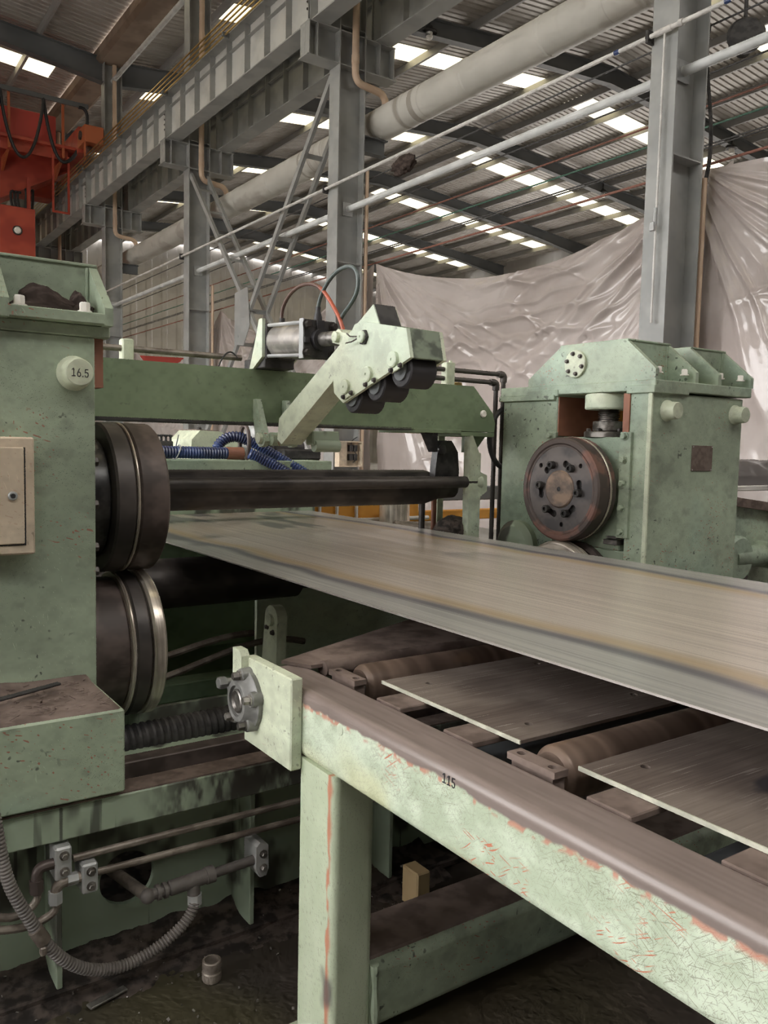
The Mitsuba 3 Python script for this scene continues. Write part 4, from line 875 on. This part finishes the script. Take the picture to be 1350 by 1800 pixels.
# pipes along and beside the beam
lp = thing('lubrication_pipe', 'thin brown pipe held in small clamps along the top of the cross beam', 'pipe')
obj('pipe', cyl((.58, 2.95, .312), (1.36, 2.95, .312), .011, 12), 'pipe_brown', lp)
obj('clamp', box(.905, .945, 2.93, 2.975, .262, .345, .004), 'paint_pale', lp)
obj('wire_tie', tube(spline([(1.26, 2.94, .262), (1.28, 2.93, .31), (1.31, 2.94, .33), (1.34, 2.94, .31)], 24), .003, 6), 'black_matt', lp)
for i, (z, xe, xx) in enumerate(((.330, 2.655, 'upper'), (.291, 2.610, 'lower'))):
    gp = thing('steel_pipe', 'dark steel pipe turning down at an elbow beside the far stand, the ' + xx + ' one', 'pipe')
    yy = 2.9+.0*i
    obj('pipe', tube(bend([(2.05, yy, z+.002), (xe, yy, z), (xe, yy, -1.24)], .02, 8), .0105, 14), 'dark_steel', gp)
    obj('elbow', tube(bend([(xe-.035, yy, z), (xe, yy, z), (xe, yy, z-.035)], .016, 8), .016, 14), 'dark_steel', gp)
obj('pipe_clamp', cat(box(2.302, 2.35, 2.88, 2.92, .26, .362, .003), cyl((2.338, 2.9, .362), (2.338, 2.9, .372), .008, 8)), 'paint_pale', None, 'pale green clamp block holding two pipes on the beam end', 'clamp')
obj('rubber_ring', tube([(2.66+.115*math.cos(a)-.0, 2.86, .038+.14*math.sin(a)) for a in np.linspace(math.pi*.47, math.pi*1.55, 50)], .012, 12), 'black_rubber', None, 'black half ring of hose beside the left edge of the far stand', 'hose')
obj('orange_cap', cyl((2.43, 2.98, .262), (2.43, 2.98, .285), .035, 24, .004), 'brass', None, 'small orange-yellow cap on the top of the cross beam end', 'cap')  # small cap of unknown use

# ------------------------------------------------------------------ machine base at the lower left
mb = thing('welded_plinth', 'grimy green welded machine base under the left stand with a round hole', 'machine base')
obj('flange', box(-.5, 2.58, 1.800, 1.872, -.864, -.790, .003), 'paint_grimy', mb)
obj('flange_dust', box(-.5, 2.58, 1.803, 1.870, -.7905, -.786), 'dust', mb)
obj('slide_rail', box(.56, 2.4, 1.915, 1.965, -.84, -.765, .003), 'disc_brown', mb)
w = Polygon([(-.5, -1.222), (2.58, -1.222), (2.58, -.80), (-.5, -.80)]).difference(Point(.609, -1.067).buffer(.066, quad_segs=12))
obj('web', prism('y', w, 1.95, 1.965), 'paint_grimy', mb)
for x in (-.03, .418, .884, 1.312, 1.75): obj('stiffener', box(x, x+.013, 1.84, 1.95, -1.222, -.864, .002), 'paint_grimy', mb)
obj('foot_strip', box(-.5, 2.58, 1.832, 2.4, -1.245, -1.222, .004), 'dirt', mb)
obj('inner_floor', box(-.5, 2.55, 2.42, 3.4, -1.24, -1.19), 'dirt', mb)
obj('added_rear_web', box(-.5, 2.58, 2.38, 2.40, -1.222, -.80), 'paint_grimy', mb)  # unseen plate added behind the web so the round hole stays dark
obj('top_plate', box(-.5, 2.58, 1.966, 2.40, -.865, -.85), 'paint_grimy', mb)  # added to shut light from above out of the base
gx, gy = np.meshgrid(np.linspace(-.3, 1.5, 220), np.linspace(1.70, 1.95, 40))
hz = -1.2435 + np.maximum(0, (gy-1.76)/.19)**1.3*.05*(.4+meshkit.fbm(np.stack([gx*9, gy*9, gx*0], -1), 4)) + .012*(meshkit.fbm(np.stack([gx*45, gy*45, gx*0+3], -1), 3)-.45)*np.clip((gy-1.70)*12, 0, 1) - .004
gi = (np.arange(39)[:, None]*220 + np.arange(219)).reshape(-1)
obj('dirt_heap', trimesh.Trimesh(np.stack([gx, gy, hz], -1).reshape(-1, 3), np.vstack([np.stack([gi, gi+1, gi+221], 1), np.stack([gi, gi+221, gi+220], 1)]), process=False), 'dirt', None, 'black granular dirt piled along the foot of the machine base', 'dirt', kind='stuff', smooth=True)
gl = []
for i in range(260):
    x = rng.uniform(-.1, 1.4); y = rng.uniform(1.45, 1.94); z = -1.243+max(0, (y-1.76)/.19)**1.3*.035
    s_ = rng.uniform(.002, .007); b = trimesh.creation.box(extents=[s_, s_*rng.uniform(.3, 1), s_*.5]); b.apply_transform(trimesh.transformations.random_rotation_matrix(rng.random(3))); b.apply_translation([x, y, z+.003]); gl.append(b)
obj('metal_grit', cat(gl), 'screw_steel', None, 'scattered shiny metal grit on the oily floor', 'grit', kind='stuff')
pp = thing('oil_pipe', 'upper thin pipe running across the front of the machine base', 'pipe')
obj('pipe', cyl((.445, 1.80, -.908), (2.3, 1.80, -.905), .008, 12), 'pipe_brown', pp)
obj('elbow', tube(bend([(.425, 1.80, -.908), (.372, 1.80, -.909), (.370, 1.80, -.965)], .018, 6), .0115, 12), 'disc_rust', pp)
obj('union', cyl((.370, 1.80, -.962), (.370, 1.80, -.935), .015, 6), 'disc_rust', pp)
obj('tail_pipe', tube(spline([(.370, 1.80, -.955), (.367, 1.80, -.985), (.345, 1.80, -1.0), (.28, 1.80, -.985), (.1, 1.8, -.97)], 30), .0085, 12), 'pipe_brown', pp)
cl = obj('clamp', box(.405, .440, 1.785, 1.84, -.945, -.872, .004), 'galv', pp)
for z in (-.925, -.89): obj('bolt', bolt((.424, 1.785, z), (0, -1, 0), .0075, .009), 'screw_steel', cl)
pp = thing('oil_pipe', 'lower thin pipe passing in front of the round hole in the machine base', 'pipe')
obj('pipe', cyl((.49, 1.79, -.948), (2.3, 1.79, -.958), .008, 12), 'pipe_brown', pp)
obj('elbow', tube(bend([(.47, 1.79, -.948), (.408, 1.79, -.950), (.406, 1.79, -.995)], .018, 6), .0115, 12), 'pipe_brown', pp)
obj('union', cat(cyl((.406, 1.79, -.992), (.406, 1.79, -.965), .015, 6), cyl((.43, 1.79, -.948), (.452, 1.79, -.948), .0135, 6)), 'galv', pp)
obj('tail_pipe', tube(spline([(.406, 1.79, -.985), (.403, 1.79, -1.01), (.385, 1.79, -1.02), (.30, 1.79, -1.018), (.1, 1.79, -1.02)], 30), .0085, 12), 'pipe_brown', pp)
cl = obj('clamp', box(.458, .492, 1.775, 1.84, -.985, -.918, .004), 'galv', pp)
for z in (-.968, -.935): obj('bolt', bolt((.477, 1.775, z), (0, -1, 0), .0075, .009), 'screw_steel', cl)
pp = thing('conduit_tee', 'grey conduit tee with a corrugated hose hanging below the round hole', 'conduit')
obj('body', cat(cyl((.655, 1.79, -1.034), (.765, 1.79, -1.028), .0175, 24, .003), cyl((.745, 1.79, -1.029), (.765, 1.79, -1.028), .020, 24), cyl((.714, 1.79, -1.03), (.714, 1.785, -1.062), .015, 20)), 'grey_hose', pp)
obj('union', cat([cyl((.650-.016*k, 1.79, -1.0345), (.642-.016*k, 1.79, -1.035), .018, 20) for k in range(2)], cyl((.60, 1.79, -1.037), (.66, 1.79, -1.034), .0125, 20), trimesh.Trimesh(trimesh.creation.icosphere(subdivisions=3, radius=.017).vertices+[.606, 1.79, -1.037], trimesh.creation.icosphere(subdivisions=3).faces)), 'grey_hose', pp)
obj('inner_pipe', cyl((.606, 1.79, -1.037), (.56, 2.1, -1.06), .014, 18), 'pipe_brown', pp)
obj('outlet_pipe', cyl((.765, 1.79, -1.028), (.895, 1.79, -1.022), .0115, 18), 'grey_hose', pp)
obj('nut', cyl((.716, 1.785, -1.062), (.716, 1.784, -1.085), .0175, 8), 'galv', pp)
cl = obj('clamp', prism('y', [(.868, -.985), (.878, -.975), (.90, -.985), (.902, -1.045), (.895, -1.062), (.878, -1.062), (.868, -1.04)], 1.772, 1.84), 'galv', pp)
for z in (-1.005, -1.04): obj('bolt', bolt((.887, 1.772, z), (0, -1, 0), .0075, .009), 'screw_steel', cl)
fh = thing('corrugated_hose', 'grey corrugated hose sagging in front of the machine base', 'hose')
P = spline([(.285, 1.79, -.75), (.297, 1.77, -.843), (.313, 1.765, -.916), (.344, 1.76, -.988), (.378, 1.76, -1.055), (.425, 1.76, -1.116), (.482, 1.765, -1.155), (.549, 1.77, -1.170), (.613, 1.77, -1.157), (.665, 1.77, -1.131), (.700, 1.775, -1.105), (.714, 1.78, -1.078)], 200)
obj('hose', tube(P, .0135, 16, ring=(.0078, .0032)), 'grey_hose', fh)
obj('split_sleeve', cat(tube([(.358, 1.757, -1.018), (.375, 1.757, -1.05)], .0155, 14), box(.365, .378, 1.742, 1.757, -1.075, -1.055, .003)), 'pipe_brown', fh)
obj('pipe_coupler', lathe([(0, .021), (.004, .0225), (.020, .0225), (.023, .0205), (.027, .0205), (.03, .022), (.046, .022), (.048, .020), (.048, .0165), (.006, .0165), (.006, 0)], (.733, 1.722, -1.243), (0, 0, 1), 32), 'pipe_brown', None, 'short rusty pipe coupler standing on the oily floor', 'pipe coupler')
b = rotm(box(-.045, .045, -.010, .010, -1.243, -1.238, .001), .25, [0, 0, 1], [0, 0, 0]); b.apply_translation([.51, 1.775, .006])
obj('metal_offcut', b, 'screw_steel', None, 'bright bent metal offcut lying in the dirt', 'scrap')
obj('wood_block', box(1.30, 1.345, 1.69, 1.76, -1.244, -1.14, .004), 'wood', None, 'small upright wood block behind the low cross brace', 'wood block')

# inside the machine, between the stands
im = thing('inner_frame', 'dark green inner frame in the shadow under the strip', 'machine frame')
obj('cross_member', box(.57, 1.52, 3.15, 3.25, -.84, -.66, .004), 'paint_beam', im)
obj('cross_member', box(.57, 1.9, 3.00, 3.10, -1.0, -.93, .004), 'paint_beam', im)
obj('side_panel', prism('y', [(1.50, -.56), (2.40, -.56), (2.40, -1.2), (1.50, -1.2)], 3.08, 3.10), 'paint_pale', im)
obj('added_rear_shade', box(.52, 2.38, 3.32, 3.34, -1.19, -.43), 'paint_beam', im)  # added behind the frame to keep the space under the strip dark
obj('added_side_shade', box(.50, .52, 2.83, 4.2, -1.2, -.30), 'paint_beam', im)  # unseen plate added to block daylight from the left
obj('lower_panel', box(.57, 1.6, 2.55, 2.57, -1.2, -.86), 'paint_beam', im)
obj('conduit', cat(tube(spline([(.6, 2.7, -.70), (1.0, 2.7, -.73), (1.15, 2.7, -.70), (1.3, 2.7, -.69)], 24), .012, 8), tube(spline([(.6, 2.68, -.75), (1.05, 2.68, -.78), (1.2, 2.68, -.74), (1.5, 2.68, -.74)], 24), .012, 8)), 'pipe_brown', im)
lg = obj('lug', prism('x', [(2.36, -.75), (2.36, -.60)] + [(2.40+.045*math.cos(a), -.575+.045*math.sin(a)) for a in np.linspace(math.pi, 0, 12)] + [(2.47, -.75)], 1.220, 1.255), 'paint_pale', im)
obj('lug_pin', lathe([(0, .020), (.010, .020), (.012, .017)], (1.220, 2.40, -.578), (-1, 0, 0), 24), 'paint_pale', lg)
for y, z in ((2.385, -.617), (2.425, -.605)): obj('bolt', bolt((1.220, y, z), (-1, 0, 0), .007, .008), 'dark_steel', lg)
obj('lug_base', box(1.15, 1.9, 2.3, 2.54, -.80, -.75), 'paint_grimy', im)
dh = thing('drag_hose', 'ribbed dark drag hose low in the shadow of the machine', 'hose')
obj('hose', tube([(.62, 2.25, -.84), (.8, 2.25, -.835), (1.5, 2.25, -.82)], .045, 16, ring=(.02, .006)), 'black_matt', dh)

# ------------------------------------------------------------------ things seen behind the beam and the roll
fbm_ = thing('rear_beam', 'green rear beam behind the press roll carrying the blue hoses', 'beam')
obj('beam', box(.7, 2.13, 3.55, 3.75, -.30, -.091, .004), 'paint_head', fbm_)
bh = thing('ribbed_hose', 'blue ribbed hose lying level on the rear beam', 'hose')
obj('hose', tube([(.95, 3.62, -.060), (1.3, 3.62, -.058), (1.62, 3.62, -.060)], .028, 20, ring=(.0135, .0055)), 'blue_hose', bh)
obj('end_sleeve', cyl((1.60, 3.62, -.060), (1.68, 3.62, -.060), .029, 24), 'primer', bh)
obj('wire_tie', tube([(1.36+.012*math.sin(a), 3.62+.03*math.cos(a), -.058+.032*math.sin(a)) for a in np.linspace(0, 6.3, 30)]+[(1.36, 3.6, .02)], .003, 6), 'galv', bh)
bh = thing('ribbed_hose', 'blue ribbed hose arching up and sloping down behind the arm', 'hose')
obj('hose', tube(spline([(1.575, 3.67, -.04), (1.605, 3.67, .0), (1.655, 3.66, .018), (1.715, 3.65, .004), (1.80, 3.62, -.042), (1.91, 3.57, -.11), (2.03, 3.5, -.19)], 90), .026, 20, ring=(.0135, .0055)), 'blue_hose', bh)
bh = thing('ribbed_hose', 'blue ribbed hose sloping down in front of the other behind the arm', 'hose')
obj('hose', tube(spline([(1.69, 3.57, -.058), (1.75, 3.55, -.085), (1.82, 3.51, -.125), (1.90, 3.45, -.19)], 70), .026, 20, ring=(.0135, .0055)), 'blue_hose', bh)
obj('hose_strap', tube([(1.69, 3.62+.050*math.cos(a), -.012+.082*math.sin(a)) for a in np.linspace(-1.4, 4.2, 50)], .010, 8), 'disc_brown', None, 'rusty flat strap bent round the blue hoses', 'strap')
bk = thing('machine_bed', 'grimy green machine bed behind the blue hoses', 'machine base')
obj('bed', box(1.2, 2.3, 4.0, 4.8, -G, -.10, .01), 'paint_grimy', bk)
hd = thing('gear_hood', 'dusty pale green angular gear hood behind the blue hose', 'hood')
obj('hood', prism('y', [(1.59, -.10), (1.60, .0), (1.645, .048), (1.76, .044), (1.86, -.02), (1.86, -.10)], 4.05, 4.35), 'paint_pale', hd)
obj('hood_top', prism('y', [(1.645, .048), (1.76, .044), (1.86, -.02), (1.862, -.017), (1.762, .049), (1.645, .053)], 4.10, 4.42), 'dust', hd)
obj('handle', lathe([(0, .012), (.012, .012), (.02, .006)], (1.70, 4.2, .05), (0, 0, 1), 12), 'black_matt', hd)
obj('round_tank', lathe([(0, .03), (.01, .045), (.13, .045), (.14, .035)], (1.82, 4.15, -.045), (1, 0, 0), 24), 'galv', None, 'small dusty round tank right of the gear hood', 'tank')
mo = thing('drive_motor', 'dark electric motor under the raised arm', 'motor')
obj('body', cat(box(2.12, 2.36, 4.05, 4.3, -.10, -.04, .01), cyl((2.10, 4.18, -.035), (2.30, 4.18, -.035), .05, 24, .006)), 'black_matt', mo)
obj('fan_cowl', cyl((1.975, 4.18, .03), (2.06, 4.18, .03), .06, 28, .008), 'galv', mo)
vb = thing('valve_block', 'small black valve block with four knobs beyond the upper disc', 'valve')
obj('body', box(1.45, 1.54, 4.15, 4.19, -.10, -.01, .004), 'black_matt', vb)
for i in range(4): obj('knob', lathe([(0, .006), (.02, .006), (.022, .011), (.032, .011)], (1.46+.024*i, 4.17, -.01), (0, 0, 1), 10), 'black_rubber', vb)
ob = thing('orange_guard', 'orange panel guard with thin posts seen under the press roll', 'guard')
obj('panel', box(2.42, 3.25, 4.32, 4.34, -.75, -.28), 'orange_paint', ob)
for x in (2.50, 2.62, 2.76, 3.06): obj('post', box(x-.007, x+.007, 4.29, 4.31, -.75, -.28, .002), 'pipe_white', ob)
obj('top_rail', cyl((2.3, 4.28, -.47), (3.3, 4.28, -.47), .013, 12), 'pipe_white', ob)
obj('steel_coil', lathe([(0, .085), (.02, .093), (.895, .093), (.905, .085)], (2.94, 4.15, -1.245), (0, 0, 1), 40), 'bright_steel', None, 'upright shiny steel cylinder seen between strip and roll', 'cylinder')
dp = thing('dusty_pipe', 'thick brown pipe lying just beyond the far strip edge', 'pipe')
obj('pipe', cyl((2.55, 3.6, -.455), (2.86, 3.5, -.47), .05, 28, .004), 'pipe_brown', dp)
obj('stand', box(2.66, 2.76, 3.5, 3.6, -G, -.50, .004), 'steel_dark', dp)
ob2 = thing('orange_rail', 'orange bar seen between the two upright pipes', 'rail')
obj('bar', box(3.3, 4.5, 4.5, 4.56, -.52, -.45, .006), 'orange_paint', ob2)
for x in (3.32, 4.42): obj('foot', box(x, x+.06, 4.5, 4.56, -G, -.52), 'orange_paint', ob2)
dr_ = thing('dark_rail', 'dark rail above the orange bar behind the upright pipes', 'rail')
obj('bar', box(3.3, 4.6, 4.7, 4.78, -.40, -.30, .006), 'steel_dark', dr_)
for x in (3.32, 4.5): obj('foot', box(x, x+.06, 4.7, 4.78, -G, -.40), 'steel_dark', dr_)

# ------------------------------------------------------------------ right of the far stand
gb = thing('gear_box', 'green gear box with round covers at the right edge behind the far stand', 'gear box')
obj('body', prism('y', [(3.9, -G), (4.9, -G), (4.9, -.50), (4.45, -.33), (3.9, -.27)], 2.65, 3.3), 'paint_head', gb)
obj('lid', prism('y', [(3.9, -.27), (4.45, -.33), (4.95, -.50), (4.95, -.46), (4.47, -.285), (3.9, -.222)], 2.60, 3.35), 'dust', gb)
obj('round_cover', lathe([(0, .125), (.09, .120), (.10, .11)], (4.08, 2.65, -.57), (0, -1, 0), 40), 'paint_head', gb)
obj('round_cover', lathe([(0, .075), (.13, .075), (.135, .068)], (4.40, 2.65, -.57), (0, -1, 0), 36), 'paint_head', gb)
obj('neck', cyl((4.05, 2.60, -.57), (4.42, 2.60, -.57), .06, 28), 'paint_head', gb)
for z in (-.69,): obj('plug', bolt((4.25, 2.65, z), (0, -1, 0), .02, .025), 'dark_steel', gb)
pt = thing('work_table', 'low steel bench top carrying a black plastic bundle', 'bench')
obj('top', box(4.2, 5.6, 2.9, 3.8, -.235, -.205, .004), 'pipe_white', pt)
for x in (4.25, 5.5): obj('leg', box(x, x+.05, 3.6, 3.65, -G, -.235), 'steel_dark', pt)
gx, gy = np.meshgrid(np.linspace(0, 1, 90), np.linspace(0, 1, 60))
e = np.minimum(np.minimum(gx, 1-gx)*9, np.minimum(gy, 1-gy)*7).clip(0, 1)**.5
hz = -.205 + e*(.13 + .03*meshkit.fbm(np.stack([gx*6, gy*6, gx*0], -1), 4)) + .035*e*(1-np.abs(2*meshkit.fbm(np.stack([gx*7, gy*5, gx*0+4], -1), 3)-1)-.6)
gi = (np.arange(59)[:, None]*90 + np.arange(89)).reshape(-1)
V = np.stack([4.3+gx*1.1+.03*meshkit.fbm(np.stack([gx*8, gy*8, gx*0+9], -1), 3), 2.95+gy*.7, hz], -1)
obj('plastic_bundle', trimesh.Trimesh(V.reshape(-1, 3), np.vstack([np.stack([gi, gi+1, gi+91], 1), np.stack([gi, gi+91, gi+90], 1)]), process=False), 'black_film', None, 'crinkled black plastic wrapped bundle lying on the bench at the right', 'bundle', smooth=True)
obj('salmon_crate', box(4.5, 5.6, 3.9, 4.3, -G, -.27, .006), 'pvc', None, 'salmon pink crate under the bench at the right edge', 'crate')
labels = {k: v for k, v in labels.items() if v}
